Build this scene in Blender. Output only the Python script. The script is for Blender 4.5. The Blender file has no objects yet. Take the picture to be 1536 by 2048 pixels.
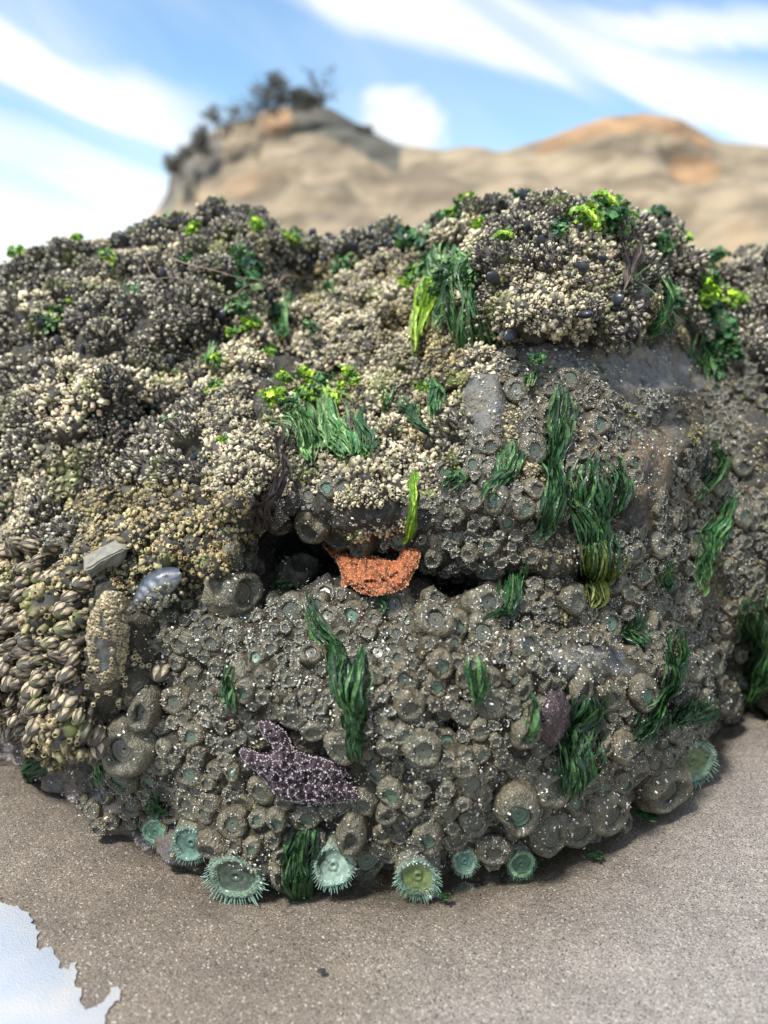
import bpy, math, random
import numpy as np
from mathutils import Vector, Matrix
random.seed(7); RNG = np.random.default_rng(7)
sc = bpy.context.scene
COL = sc.collection

# ------------------------------------------------------------------ camera
H, PITCH, F = 0.75, math.radians(15.0), 26.0/36.0*2048
cam_d = bpy.data.cameras.new("camera"); cam = bpy.data.objects.new("camera", cam_d); COL.objects.link(cam)
cam.location = (0, 0, H); cam.rotation_euler = (math.pi/2-PITCH, 0, 0)
cam_d.sensor_fit = 'VERTICAL'; cam_d.sensor_height = 36; cam_d.lens = 26
cam_d.clip_start = 0.01; cam_d.clip_end = 2000
cam_d.dof.use_dof = True; cam_d.dof.focus_distance = 1.06; cam_d.dof.aperture_fstop = 1.9
sc.camera = cam
# ------------------------------------------------------------------ render look
sc.view_settings.view_transform = 'Standard'; sc.view_settings.look = 'None'
sc.view_settings.exposure = 0.58; sc.view_settings.gamma = 1.0
try:
    sc.cycles.use_denoising = True; sc.cycles.max_bounces = 6; sc.cycles.diffuse_bounces = 3
    sc.cycles.glossy_bounces = 3; sc.cycles.transmission_bounces = 3; sc.cycles.transparent_max_bounces = 8
    sc.cycles.caustics_reflective = False; sc.cycles.caustics_refractive = False
except Exception: pass

# ------------------------------------------------------------------ node helpers
class NT:
    def __init__(s, nt): s.nt = nt; s.n = nt.nodes; s.l = nt.links
    def new(s, t, **kw):
        n = s.n.new(t)
        for k, v in kw.items():
            if k[0] == 'i' and k[1:].isdigit(): s.put(v, n.inputs[int(k[1:])])
            else: setattr(n, k, v)
        return n
    def put(s, v, inp):
        if isinstance(v, bpy.types.NodeSocket): s.l.new(v, inp)
        elif v is not None:
            if isinstance(v, (tuple, list)) and len(v) == 3 and inp.type == 'RGBA': v = (*v, 1)
            inp.default_value = v
    def math(s, op, a, b=None, c=None, clamp=False):
        n = s.n.new('ShaderNodeMath'); n.operation = op; n.use_clamp = clamp
        s.put(a, n.inputs[0]); s.put(b, n.inputs[1]); s.put(c, n.inputs[2]); return n.outputs[0]
    def mix(s, fac, a, b, mode='MIX'):
        n = s.n.new('ShaderNodeMix'); n.data_type = 'RGBA'; n.blend_type = mode; n.clamp_factor = True
        s.put(fac, n.inputs[0]); s.put(a, n.inputs[6]); s.put(b, n.inputs[7]); return n.outputs[2]
    def noise(s, vec, scale, detail=4, rough=.55, dist=0.0, out=0):
        n = s.n.new('ShaderNodeTexNoise'); s.put(vec, n.inputs['Vector']); n.inputs['Scale'].default_value = scale
        n.inputs['Detail'].default_value = detail; n.inputs['Roughness'].default_value = rough
        n.inputs['Distortion'].default_value = dist; return n.outputs[out]
    def voro(s, vec, scale, feature='F1', out='Distance', rnd=1.0):
        n = s.n.new('ShaderNodeTexVoronoi'); n.feature = feature; s.put(vec, n.inputs['Vector'])
        n.inputs['Scale'].default_value = scale; n.inputs['Randomness'].default_value = rnd; return n.outputs[out]
    def ramp(s, fac, stops, interp='LINEAR'):
        n = s.n.new('ShaderNodeValToRGB'); n.color_ramp.interpolation = interp
        e = n.color_ramp.elements
        while len(e) < len(stops): e.new(.5)
        for k, (p, c) in enumerate(stops):
            e[k].position = p; e[k].color = (*c, 1) if isinstance(c, (tuple, list)) else (c, c, c, 1)
        s.put(fac, n.inputs[0]); return n.outputs[0]
    def smooth(s, x, a, b):
        n = s.n.new('ShaderNodeMapRange'); n.interpolation_type = 'SMOOTHSTEP'
        s.put(x, n.inputs[0]); n.inputs[1].default_value = a; n.inputs[2].default_value = b; return n.outputs[0]
    def bump(s, h, strength, dist, normal=None):
        n = s.n.new('ShaderNodeBump'); s.put(h, n.inputs['Height']); n.inputs['Strength'].default_value = strength
        n.inputs['Distance'].default_value = dist; s.put(normal, n.inputs['Normal']); return n.outputs[0]

def new_mat(name):
    m = bpy.data.materials.new(name); m.use_nodes = True; t = NT(m.node_tree)
    b = t.n['Principled BSDF']; return m, t, b

# ------------------------------------------------------------------ sky and sun
SUN_EL, SUN_AZ = math.radians(62), math.radians(-128)      # azimuth from +Y (away from camera) towards +X
w = bpy.data.worlds.new("World"); sc.world = w; w.use_nodes = True
t = NT(w.node_tree); bg = t.n['Background']; bg.inputs[1].default_value = 0.115
sky = t.new('ShaderNodeTexSky', sky_type='NISHITA'); sky.sun_disc = False
sky.sun_elevation = SUN_EL; sky.sun_rotation = SUN_AZ; sky.air_density = 1.0; sky.dust_density = 0.6; sky.ozone_density = 2.0
tc = t.new('ShaderNodeTexCoord'); sep = t.new('ShaderNodeSeparateXYZ', i0=tc.outputs['Generated'])
X, Yv, Z = sep.outputs
yy = t.math('MAXIMUM', t.math('ABSOLUTE', Yv), 0.12)
U = t.math('DIVIDE', X, yy); V = t.math('DIVIDE', Z, yy)
zz = t.math('ADD', t.math('MAXIMUM', Z, 0.0), 0.12)
cu = t.math('DIVIDE', X, zz); cv = t.math('DIVIDE', Yv, zz)       # a flat cloud layer overhead
# cirrus: drawn out along a slanting wind direction
def uvvec(a, b): return t.new('ShaderNodeCombineXYZ', i0=a, i1=b).outputs[0]
def rotuv(a, b, ang, sx, sy):
    c, s_ = math.cos(ang), math.sin(ang)
    p = t.math('ADD', t.math('MULTIPLY', a, c*sx), t.math('MULTIPLY', b, s_*sx))
    q = t.math('ADD', t.math('MULTIPLY', a, -s_*sy), t.math('MULTIPLY', b, c*sy))
    return uvvec(p, q)
streak = t.noise(rotuv(U, V, math.radians(-31), 1.7, 6.5), 1.0, 5, .5, .6)
soft = t.noise(uvvec(U, V), 2.6, 4, .5, .3)
def band(ang, off, wid, u0, u1):       # a long cloud streak: distance from a slanted line, faded at its ends
    c, s_ = math.cos(ang), math.sin(ang)
    q = t.math('ADD', t.math('MULTIPLY', U, -s_), t.math('MULTIPLY', V, c))
    q = t.math('ADD', q, t.math('MULTIPLY', t.math('SUBTRACT', streak, .5), .16))
    d = t.math('ABSOLUTE', t.math('SUBTRACT', q, off))
    e = t.smooth(d, wid, wid*0.15)
    p = t.math('ADD', t.math('MULTIPLY', U, c), t.math('MULTIPLY', V, s_))
    return t.math('MULTIPLY', e, t.math('MULTIPLY', t.smooth(p, u0-.12, u0+.12), t.smooth(p, u1+.10, u1-.10)))
def tan_uv(px, py):
    a = (px-768)/F; b = (1024-py)/F; dy = math.cos(PITCH)+b*math.sin(PITCH); dz = -math.sin(PITCH)+b*math.cos(PITCH)
    return a/dy, dz/dy
def seg_band(p0, p1, wpx, ext=0.0):
    (a0, b0), (a1, b1) = tan_uv(*p0), tan_uv(*p1)
    ang = math.atan2(b1-b0, a1-a0); c, s_ = math.cos(ang), math.sin(ang)
    off = -s_*a0+c*b0; u0 = c*a0+s_*b0; u1 = c*a1+s_*b1
    return band(ang, off, wpx/F, min(u0, u1)-ext, max(u0, u1)+ext)
cl = None
for p0, p1, wd, ex in [((-200, -60), (370, 245), 62, .05), ((-100, 60), (330, 250), 30, .0), ((-200, 250), (380, 420), 100, .1),
                       ((480, -90), (1250, 150), 75, .1), ((1000, 40), (1700, 290), 90, .2), ((1150, 150), (1750, 330), 35, .2),
                       ((-400, 340), (600, 620), 170, .5), ((690, 215), (800, 262), 80, -.03),
                       ((1450, 60), (1800, 90), 50, .2)]:
    b_ = seg_band(p0, p1, wd, ex); cl = b_ if cl is None else t.math('MAXIMUM', cl, b_)
cl = t.math('MULTIPLY', cl, t.smooth(streak, .22, .58))
# low cumulus behind the peak
pu, pv = tan_uv(790, 262)
dd = t.math('SQRT', t.math('ADD', t.math('POWER', t.math('MULTIPLY', t.math('SUBTRACT', U, pu), 1.0), 2), t.math('POWER', t.math('MULTIPLY', t.math('SUBTRACT', V, pv), 1.15), 2)))
dd = t.math('ADD', dd, t.math('MULTIPLY', t.math('SUBTRACT', t.noise(uvvec(U, V), 9.0, 4, .6, .5), .5), .11))
cl = t.math('MAXIMUM', cl, t.smooth(dd, .075, .030))
veil = t.math('MULTIPLY', t.smooth(streak, .38, .78), .5)
cl = t.math('MAXIMUM', cl, veil)
haze = t.smooth(V, .30, .02)                                   # whiter towards the horizon
leftw = t.smooth(U, -.12, -.42)
haze = t.math('ADD', t.math('MULTIPLY', haze, .25), t.math('MULTIPLY', t.math('MULTIPLY', haze, leftw), .62), clamp=True)
cl_front = t.math('MAXIMUM', cl, haze)
over = t.smooth(t.noise(uvvec(cu, cv), 1.3, 5, .55, .4), .36, .60)
up = t.smooth(Z, .42, .60); back = t.smooth(Yv, .15, -.1)
upb = t.math('MAXIMUM', up, back)
mixc = t.math('ADD', t.math('MULTIPLY', cl_front, t.math('SUBTRACT', 1.0, upb)), t.math('MULTIPLY', over, upb), clamp=True)
cloudcol = t.mix(t.smooth(soft, .35, .7), (5.6, 6.0, 6.4), (6.9, 7.0, 7.1))
blue = t.mix(1.0, sky.outputs[0], (1.15, 1.32, 1.32), 'MULTIPLY')
t.l.new(t.mix(mixc, blue, cloudcol), bg.inputs[0])

sun_d = bpy.data.lights.new("sun", 'SUN'); sun_d.energy = 3.9; sun_d.angle = math.radians(8); sun_d.color = (1, .97, .91)
sun = bpy.data.objects.new("sun", sun_d); COL.objects.link(sun)
sd = Vector((math.sin(SUN_AZ)*math.cos(SUN_EL), math.cos(SUN_AZ)*math.cos(SUN_EL), math.sin(SUN_EL)))
sun.rotation_euler = sd.to_track_quat('Z', 'Y').to_euler()

# ------------------------------------------------------------------ numpy helpers
def hash3(ix, iy, iz, seed):
    h = (ix.astype(np.int64)*374761393 + iy.astype(np.int64)*668265263 + iz.astype(np.int64)*2147483647 + seed*1274126177) & 0xffffffff
    h = ((h ^ (h >> 13))*1274126177) & 0xffffffff
    h = ((h ^ (h >> 16))*2246822519) & 0xffffffff
    return ((h ^ (h >> 15)) & 0xffffff)/float(0xffffff)
def vnoise(P, scale, seed=0):
    Q = P*scale; i = np.floor(Q); f = Q-i; f = f*f*f*(f*(f*6-15)+10); i = i.astype(np.int64); r = 0
    for a in (0, 1):
        for b in (0, 1):
            for c in (0, 1):
                wt = (f[..., 0] if a else 1-f[..., 0])*(f[..., 1] if b else 1-f[..., 1])*(f[..., 2] if c else 1-f[..., 2])
                r = r + wt*hash3(i[..., 0]+a, i[..., 1]+b, i[..., 2]+c, seed)
    return r*2-1
def fbm(P, scale, octv=4, seed=0, gain=.5):
    r = 0; a = 1.0
    for k in range(octv): r = r+a*vnoise(P, scale*2**k, seed+k*17); a *= gain
    return r
def ray(px, py):
    a = (px-768)/F; b = (1024-py)/F
    return np.stack([a, math.cos(PITCH)+b*math.sin(PITCH), -math.sin(PITCH)+b*math.cos(PITCH)], -1)
def at_y(px, py, Y):
    r = ray(px, py); return np.array([0, 0, H])+r*(Y/r[..., 1])[..., None]
def ground(px, py):
    r = ray(np.asarray(px, float), np.asarray(py, float)); return np.array([0, 0, H])+r*(-H/r[..., 2])[..., None]
def project(P):
    d = P-np.array([0, 0, H]); fy = d[..., 1]*math.cos(PITCH)-d[..., 2]*math.sin(PITCH); uz = d[..., 1]*math.sin(PITCH)+d[..., 2]*math.cos(PITCH)
    return 768+F*d[..., 0]/fy, 1024-F*uz/fy, fy
def inpoly(px, py, poly):
    px = np.asarray(px, float); py = np.asarray(py, float); r = np.zeros(px.shape, bool); n = len(poly)
    for i in range(n):
        x0, y0 = poly[i]; x1, y1 = poly[(i+1) % n]
        if y0 == y1: continue
        r ^= ((y0 > py) != (y1 > py)) & (px < (x1-x0)*(py-y0)/(y1-y0)+x0)
    return r
def polydist(px, py, poly):
    d = np.full(np.shape(px), 1e9); n = len(poly)
    for i in range(n):
        a = np.array(poly[i], float); b = np.array(poly[(i+1) % n], float); ab = b-a
        tt = np.clip(((px-a[0])*ab[0]+(py-a[1])*ab[1])/(ab@ab), 0, 1)
        d = np.minimum(d, np.hypot(px-a[0]-tt*ab[0], py-a[1]-tt*ab[1]))
    return d

# ------------------------------------------------------------------ mesh helpers (triangle soups with vertex colours)
def mesh_np(name, Vv, T, C=None, mats=(), M=None, smooth=True):
    me = bpy.data.meshes.new(name); Vv = np.ascontiguousarray(Vv, np.float32); T = np.ascontiguousarray(T, np.int32)
    me.vertices.add(len(Vv)); me.vertices.foreach_set('co', Vv.ravel())
    k = T.shape[1]
    me.loops.add(T.size); me.loops.foreach_set('vertex_index', T.ravel())
    me.polygons.add(len(T)); me.polygons.foreach_set('loop_start', np.arange(0, T.size, k, dtype=np.int32))
    me.update(calc_edges=True)
    if M is not None: me.polygons.foreach_set('material_index', np.ascontiguousarray(M, np.int32))
    if smooth: me.polygons.foreach_set('use_smooth', np.ones(len(T), bool))
    if C is not None:
        ca = me.color_attributes.new('col', 'FLOAT_COLOR', 'POINT')
        ca.data.foreach_set('color', np.concatenate([np.asarray(C, np.float32), np.ones((len(C), 1), np.float32)], 1).ravel())
    for m in mats: me.materials.append(m)
    me.validate(); return me
def obj(name, me, parent=None, label=None, cat=None, group=None, kind=None, mw=None):
    o = bpy.data.objects.new(name, me); COL.objects.link(o)
    if parent is not None: o.parent = parent
    if mw is not None: o.matrix_world = mw
    if label: o['label'] = label
    if cat: o['category'] = cat
    if group: o['group'] = group
    if kind: o['kind'] = kind
    return o
class Soup:
    def __init__(s): s.V = []; s.T = []; s.C = []; s.M = []; s.n = 0
    def add(s, V, T, C, m=0):
        V = np.asarray(V, float); C = np.asarray(C, float)
        if C.ndim == 1: C = np.tile(C, (len(V), 1))
        s.V.append(V); s.T.append(np.asarray(T, int)+s.n); s.C.append(C); s.M.append(np.full(len(T), m)); s.n += len(V)
    def get(s): return np.concatenate(s.V), np.concatenate(s.T), np.concatenate(s.C), np.concatenate(s.M)
    def mesh(s, name, mats):
        V, T, C, M = s.get(); return mesh_np(name, V, T, C, mats, M)
def quads2tris(Q): Q = np.asarray(Q); return np.concatenate([Q[:, [0, 1, 2]], Q[:, [0, 2, 3]]])
def grid_tris(nr, nc, wrap=False):
    r = np.arange(nr-1)[:, None]; c = np.arange(nc if wrap else nc-1)[None]; c2 = (c+1) % nc
    Q = np.stack([r*nc+c, r*nc+c2, (r+1)*nc+c2, (r+1)*nc+c], -1).reshape(-1, 4); return quads2tris(Q)
def lathe(rings, seg):      # rings: list of (radius array or float, z array or float)
    th = np.arange(seg)/seg*2*math.pi; V = []
    for r, z in rings:
        r = np.broadcast_to(r, (seg,)); z = np.broadcast_to(z, (seg,)); V.append(np.stack([r*np.cos(th), r*np.sin(th), z], 1))
    return np.concatenate(V), grid_tris(len(rings), seg, True)
def frames(N, up=None, tw=None):      # rotation matrices (n,3,3) whose z column is N
    N = N/np.linalg.norm(N, axis=1, keepdims=True)
    U_ = np.tile(np.array([0, 0, 1.0]) if up is None else up, (len(N), 1)); par = np.abs((N*U_).sum(1)) > .97; U_[par] = (0, 1, 0)
    Xx = np.cross(U_, N); Xx /= np.linalg.norm(Xx, axis=1, keepdims=True); Yy = np.cross(N, Xx)
    if tw is not None:
        c, s_ = np.cos(tw)[:, None], np.sin(tw)[:, None]; Xx, Yy = Xx*c+Yy*s_, -Xx*s_+Yy*c
    return np.stack([Xx, Yy, N], 2)
def scatter(soup, tmpl, P, R, S, tint=None):      # tmpl=(V,T,C,M); S (n,) or (n,3)
    V, T, C, M = tmpl; n = len(P)
    if n == 0: return
    S = np.asarray(S); S = S[:, None] if S.ndim == 1 else S
    VV = np.einsum('nij,nkj->nki', R, V[None]*np.broadcast_to(S, (n, 3))[:, None, :])+P[:, None, :]
    TT = T[None]+(np.arange(n)*len(V))[:, None, None]
    CC = np.broadcast_to(C[None], (n, *C.shape)).copy()
    if tint is not None: CC *= tint[:, None, :]
    soup.V.append(VV.reshape(-1, 3)); soup.T.append(TT.reshape(-1, 3)+soup.n); soup.C.append(CC.reshape(-1, 3))
    soup.M.append(np.tile(M, n)); soup.n += n*len(V)
def xf(P, R, s):
    m = Matrix([[*(R[i]*s if np.isscalar(s) else R[i]*np.asarray(s)), P[i]] for i in range(3)]+[[0, 0, 0, 1]]); return m

# ------------------------------------------------------------------ materials
def col_mat(name, rough=.6, vary=.35, nscale=120, bumps=(), sat=1.0, spec=.5, coat=0, sss=None, trans=0, rvar=.3):
    m, t, b = new_mat(name); at = t.new('ShaderNodeAttribute', attribute_name='col').outputs['Color']
    tc = t.new('ShaderNodeTexCoord'); geo = t.new('ShaderNodeNewGeometry'); pos = geo.outputs['Position']
    n1 = t.noise(pos, nscale, 4, .6); oi = t.new('ShaderNodeObjectInfo')
    v = t.math('ADD', 1-vary/2, t.math('MULTIPLY', t.smooth(n1, .3, .7), vary))
    v = t.math('MULTIPLY', v, t.math('ADD', 1-rvar/2, t.math('MULTIPLY', oi.outputs['Random'], rvar)))
    hs = t.new('ShaderNodeHueSaturation'); t.put(at, hs.inputs['Color']); t.put(v, hs.inputs['Value']); hs.inputs['Saturation'].default_value = sat
    hc = hs.outputs[0]
    if name == 'barnacle_shell':      # algae film and dirt in patches
        hc = t.mix(t.math('MULTIPLY', t.smooth(t.noise(pos, 13, 4, .6), .56, .68), .5), hc, (.19, .23, .05))
        hc = t.mix(t.math('MULTIPLY', t.smooth(t.noise(pos, 19, 4, .6), .55, .68), .6), hc, (.07, .06, .05))
    if name == 'anemone_skin':        # sand crust
        hc = t.mix(t.math('MULTIPLY', t.smooth(t.noise(pos, 7, 3, .6), .48, .60), .75), hc, t.mix(1.0, hc, (.98, .86, .74), 'MULTIPLY'))
        hc = t.mix(t.math('MULTIPLY', t.smooth(t.noise(pos, 16, 3, .6), .52, .64), .6), hc, t.mix(1.0, hc, (.55, .55, .48), 'MULTIPLY'))
        hc = t.mix(t.math('MULTIPLY', t.smooth(t.noise(pos, 420, 3, .7), .56, .64), .55), hc, (.30, .28, .22))
        hc = t.mix(t.math('MULTIPLY', t.smooth(t.noise(pos, 150, 4, .7), .55, .65), .6), hc, (.045, .042, .03))
    t.l.new(hc, b.inputs['Base Color'])
    b.inputs['Roughness'].default_value = rough; b.inputs['Specular IOR Level'].default_value = spec
    if coat: b.inputs['Coat Weight'].default_value = coat; b.inputs['Coat Roughness'].default_value = .12
    nrm = None
    for kind, scale, stren, dist in bumps:
        h = t.noise(pos, scale, 3, .6) if kind == 'n' else t.voro(pos, scale)
        nrm = t.bump(h, stren, dist, nrm)
    if nrm is not None: t.l.new(nrm, b.inputs['Normal'])
    if trans:
        tr = t.new('ShaderNodeBsdfTranslucent'); t.l.new(hs.outputs[0], tr.inputs[0]); mx = t.new('ShaderNodeMixShader'); mx.inputs[0].default_value = trans
        t.l.new(b.outputs[0], mx.inputs[1]); t.l.new(tr.outputs[0], mx.inputs[2]); t.l.new(mx.outputs[0], t.n['Material Output'].inputs[0])
    return m
M_shell = col_mat('barnacle_shell', .62, .8, 170, [('n', 500, .5, .0015)], rvar=.6)
M_anem = col_mat('anemone_skin', .5, .6, 90, [('v', 380, .8, .002), ('n', 110, .8, .005)], coat=.10)
M_disc = col_mat('anemone_disc', .35, .3, 200, [('n', 300, .3, .001)], coat=.3)
M_tent = col_mat('anemone_tentacle', .4, .25, 200, coat=.25, trans=.15)
M_weed = col_mat('green_weed', .45, .9, 220, [('n', 320, .8, .002)], coat=.15, trans=.25)
M_kelp = col_mat('dried_kelp', .6, .5, 200, [('n', 300, .6, .002)])
M_mussel = col_mat('mussel_shell', .35, .5, 150, [('n', 200, .4, .0015)], coat=.2)
M_star = col_mat('sea_star_skin', .55, .5, 220, [('v', 420, .6, .002)])
M_bead = col_mat('sea_star_spines', .6, .25, 400)
M_chip = col_mat('shell_chips', .6, .3, 500)
M_stone = col_mat('pale_stone', .7, .4, 90, [('n', 150, .6, .003)])
M_dry = col_mat('bush_twigs', .9, .4, 2)

# ------------------------------------------------------------------ the boulder
NU, NVv, NB, NBK = 760, 440, 10, 90
US = np.linspace(-760, 2300, NU)
base_pts = [(-760, 1200), (-400, 1300), (-150, 1420), (0, 1490), (150, 1570), (300, 1672), (420, 1722), (560, 1738), (700, 1738), (840, 1762), (960, 1740), (1060, 1728), (1200, 1685), (1340, 1600), (1425, 1505), (1475, 1410), (1496, 1362), (1515, 1392), (1560, 1450), (1700, 1540), (2000, 1500), (2300, 1380)]
crest_off = lambda x: np.interp(x, [-200, 0, 330, 560, 640, 900, 1000, 1300, 1400], [10, 24, 26, 20, 8, 8, 16, 16, 4])
crest_pts = [(-760, 760), (-300, 640), (0, 590), (40, 530), (150, 505), (270, 482), (370, 468), (430, 428), (468, 412), (510, 432), (560, 475), (640, 492), (740, 470), (830, 462), (900, 446), (960, 418), (1060, 402), (1180, 416), (1270, 452), (1330, 490), (1352, 535), (1395, 580), (1440, 582), (1480, 556), (1536, 540), (1800, 470), (2300, 640)]
ycr_pts = [(-760, 1.9), (-200, 1.75), (0, 1.70), (250, 1.75), (460, 1.72), (640, 1.85), (850, 1.80), (960, 1.62), (1100, 1.52), (1280, 1.56), (1350, 1.68), (1420, 1.78), (1536, 1.80), (1800, 1.8), (2300, 2.0)]
def smooth1(a, k):
    ker = np.hanning(k*2+3)[1:-1]; ker /= ker.sum(); p = np.pad(a, k, mode='edge'); return np.convolve(p, ker, 'valid')[:len(a)]
PB = smooth1(np.interp(US, *zip(*base_pts)), 4); PC = smooth1(np.interp(US, *zip(*crest_pts))+crest_off(US), 3); YC = smooth1(np.interp(US, *zip(*ycr_pts)), 12)
YB = ground(US, PB)[:, 1]
vv = np.linspace(0, 1, NVv)
pxg = np.tile(US, (NVv, 1)); pyg = PB[None]+(PC-PB)[None]*vv[:, None]
bp2 = [q for q in base_pts if not 1430 < q[0] < 1555]; YB2 = ground(US, smooth1(np.interp(US, *zip(*bp2)), 10))[:, 1]; YB2 = np.minimum(YB2, YB)
v3 = np.clip(vv[:, None]/.20, 0, 1); v3 = v3*v3*(3-2*v3); YBm = YB[None]*(1-v3)+YB2[None]*v3
Yg = YBm+(YC[None]-YBm)*(vv[:, None]**2.3)
def sg(x, wdt): return 1/(1+np.exp(-np.clip(x/wdt, -30, 30)))
def box(x0, x1, y0, y1, wl, wr, wt, wb): return sg(pxg-x0, wl)*sg(x1-pxg, wr)*sg(pyg-y0, wt)*sg(y1-pyg, wb)
wob = 14*np.sin(pxg*.017)+9*np.sin(pxg*.043+1)
# top right lump, with its undercut
Yg -= .10*box(905, 1285, 300, 640, 50, 30, 60, 8)
Yg -= .085*sg(pxg-990, 25)*sg(1270-pxg, 22)*sg(655+.25*wob-pyg, 6)*sg(pyg-330, 70)
# gully between the left mass and the middle ridge
for (gx, gy, gs) in [(590, 560, 60), (520, 620, 60), (450, 690, 60), (395, 760, 65), (330, 850, 60), (250, 930, 60)]:
    Yg += .075*np.exp(-((pxg-gx)**2+(pyg-gy)**2)/(2*gs**2))
# left mass swells forward
Yg -= .13*np.exp(-((pxg-130)/260)**2-((pyg-720)/220)**2)
# brow over the crevice
Yg -= .115*box(470, 1010, 700, 1040, 60, 120, 110, 9)*(1+.12*np.sin(pxg*.02))
Yg -= .05*box(400, 560, 760, 1020, 40, 30, 60, 12)
# right-hand upper step under the bare grey face
Yg -= .05*box(1000, 1480, 760, 1130, 60, 40, 40, 14)
# ledge with golden barnacles
Yg -= .085*box(150, 505, 985, 1150, 45, 12, 40, 14)
# the lower left shoulder of stalked barnacles
Yg -= .12*box(-160, 215, 1110, 1420, 80, 10, 60, 9)
Yg -= .075*box(212, 292, 1180, 1395, 6, 8, 16, 12)
# lower bulge
Yg -= .06*np.exp(-((pxg-780)/360)**2-((pyg-1400)/190)**2)
Yg -= .03*box(380, 900, 1200, 1800, 120, 120, 26, 100)
# crevice
cy = np.interp(pxg[0], [400, 520, 620, 700, 850, 1000, 1180, 1300], [1100, 1105, 1112, 1125, 1150, 1150, 1152, 1150])[None]
amp = np.interp(pxg[0], [440, 520, 600, 700, 900, 1050, 1200, 1260], [0, .10, .22, .15, .12, .085, .05, 0])[None]
sgm = np.interp(pxg[0], [440, 590, 700, 900, 1200], [18, 46, 40, 34, 14])[None]
Yg += amp*np.exp(-np.abs((pyg-cy)/sgm)**3)
Yg += .13*np.exp(-((pxg-910)/55)**4-((pyg-1175)/26)**4)
for hx, hy, hr, ha in [(1272, 958, 9, .05), (880, 1180, 30, .06), (500, 1425, 13, .06), (897, 1455, 14, .04), (1300, 1455, 18, .03), (770, 1640, 40, .02), (1205, 1200, 26, .04), (300, 1110, 22, .05), (300, 1180, 10, .05)]:
    Yg += ha*np.exp(-((pxg-hx)**2+(pyg-hy)**2)/(2*hr**2))
Pg = at_y(pxg, pyg, Yg)
# the foot runs a little way into the sand, the far side falls back to it
foot = []
for k in range(NB, 0, -1):
    f = Pg[0].copy(); f[:, 2] = -0.012*k; f[:, 1] = Pg[0][:, 1]+.004*k*k*.3; foot.append(f)
bk = []
top = Pg[-1]
for k in range(1, NBK+1):
    s_ = k/NBK; f = top.copy(); f[:, 1] = top[:, 1]+1.15*math.sin(s_*math.pi/2)**.9*1.0; f[:, 0] = top[:, 0]*(f[:, 1]/top[:, 1])**.6
    f[:, 2] = (top[:, 2]+.06)*math.cos(s_*math.pi/2)**1.0-.06*(1) + .02*math.sin(s_*9); bk.append(f)
PG = np.concatenate([np.array(foot), Pg, np.array(bk)]); NR = len(PG)
def normals(G):
    du = np.gradient(G, axis=1); dv = np.gradient(G, axis=0); n = np.cross(du, dv); n /= np.linalg.norm(n, axis=2, keepdims=True)+1e-12
    return n
NG = normals(PG); 
if NG[NB+NVv//2, NU//2, 1] > 0: NG = -NG
PXg, PYg, _ = project(PG)
BARE = [[(1005, 690), (1090, 668), (1200, 668), (1290, 690), (1410, 690), (1440, 780), (1330, 800), (1200, 790), (1100, 775), (1030, 740)],
        [(925, 762), (1010, 768), (1020, 830), (985, 900), (930, 870)],
        [(570, 995), (650, 1000), (880, 1020), (920, 1055), (700, 1085), (570, 1050)],
        [(1065, 1285), (1250, 1285), (1245, 1350), (1120, 1365), (1080, 1320)],
        [(1240, 860), (1340, 850), (1345, 980), (1250, 995)],
        [(510, 1055), (680, 1075), (690, 1180), (600, 1150), (530, 1120)],
        [(500, 700), (590, 700), (610, 770), (540, 870), (500, 820)]]
bare = np.zeros(PXg.shape)
for bp in BARE[:2]+BARE[3:5]: bare = np.maximum(bare, np.where(inpoly(PXg, PYg, bp), np.clip(polydist(PXg, PYg, bp)/18, 0, 1), 0))
dsp = .030*fbm(PG, 5, 3, 3)+.016*fbm(PG, 17, 3, 9)*(1-.5*bare)+(.006*fbm(PG, 48, 3, 21)+.0022*fbm(PG, 150, 2, 31))*(1-.55*bare)
fade = np.ones(NR); fade[:NB] = .3
hi = np.clip((1000-PYg)/250, 0, 1)*(1-bare); dsp = dsp+hi*(.020*fbm(PG, 11, 2, 61)-.022*np.abs(vnoise(PG, 9, 64))*0+.012*vnoise(PG, 26, 66))
PG = PG+NG*(dsp*fade[:, None])[..., None]
NG2 = normals(PG); NG = np.where((NG2*NG).sum(2, keepdims=True) < 0, -NG2, NG2)
def blur(G, k):
    for ax in (0, 1):
        acc = 0; cnt = 0
        for s_ in range(-k, k+1): acc = acc+np.roll(G, s_, ax); cnt += 1
        G = acc/cnt
    return G
NS = blur(NG, 5); NS /= np.linalg.norm(NS, axis=2, keepdims=True)      # smoothed normals for things that sit on the rock
PXg, PYg, _ = project(PG)
def surf_uv(iu, iv):
    iu = np.clip(np.asarray(iu, float), 0, NU-1.001); iv = np.clip(np.asarray(iv, float), 0, NR-1.001)
    a = iu.astype(int); b = iv.astype(int); fa = (iu-a)[..., None]; fb = (iv-b)[..., None]
    def s_(G): return (G[b, a]*(1-fa)+G[b, a+1]*fa)*(1-fb)+(G[b+1, a]*(1-fa)+G[b+1, a+1]*fa)*fb
    n = s_(NS); return s_(PG), n/np.linalg.norm(n, axis=-1, keepdims=True)
def pix_uv(px, py):
    px = np.asarray(px, float); py = np.asarray(py, float); iu = (px-US[0])/(US[1]-US[0])
    pb = np.interp(px, US, PB); pc = np.interp(px, US, PC); return iu, NB+(pb-py)/(pb-pc)*(NVv-1)
def surf(px, py): return surf_uv(*pix_uv(px, py))

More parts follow.
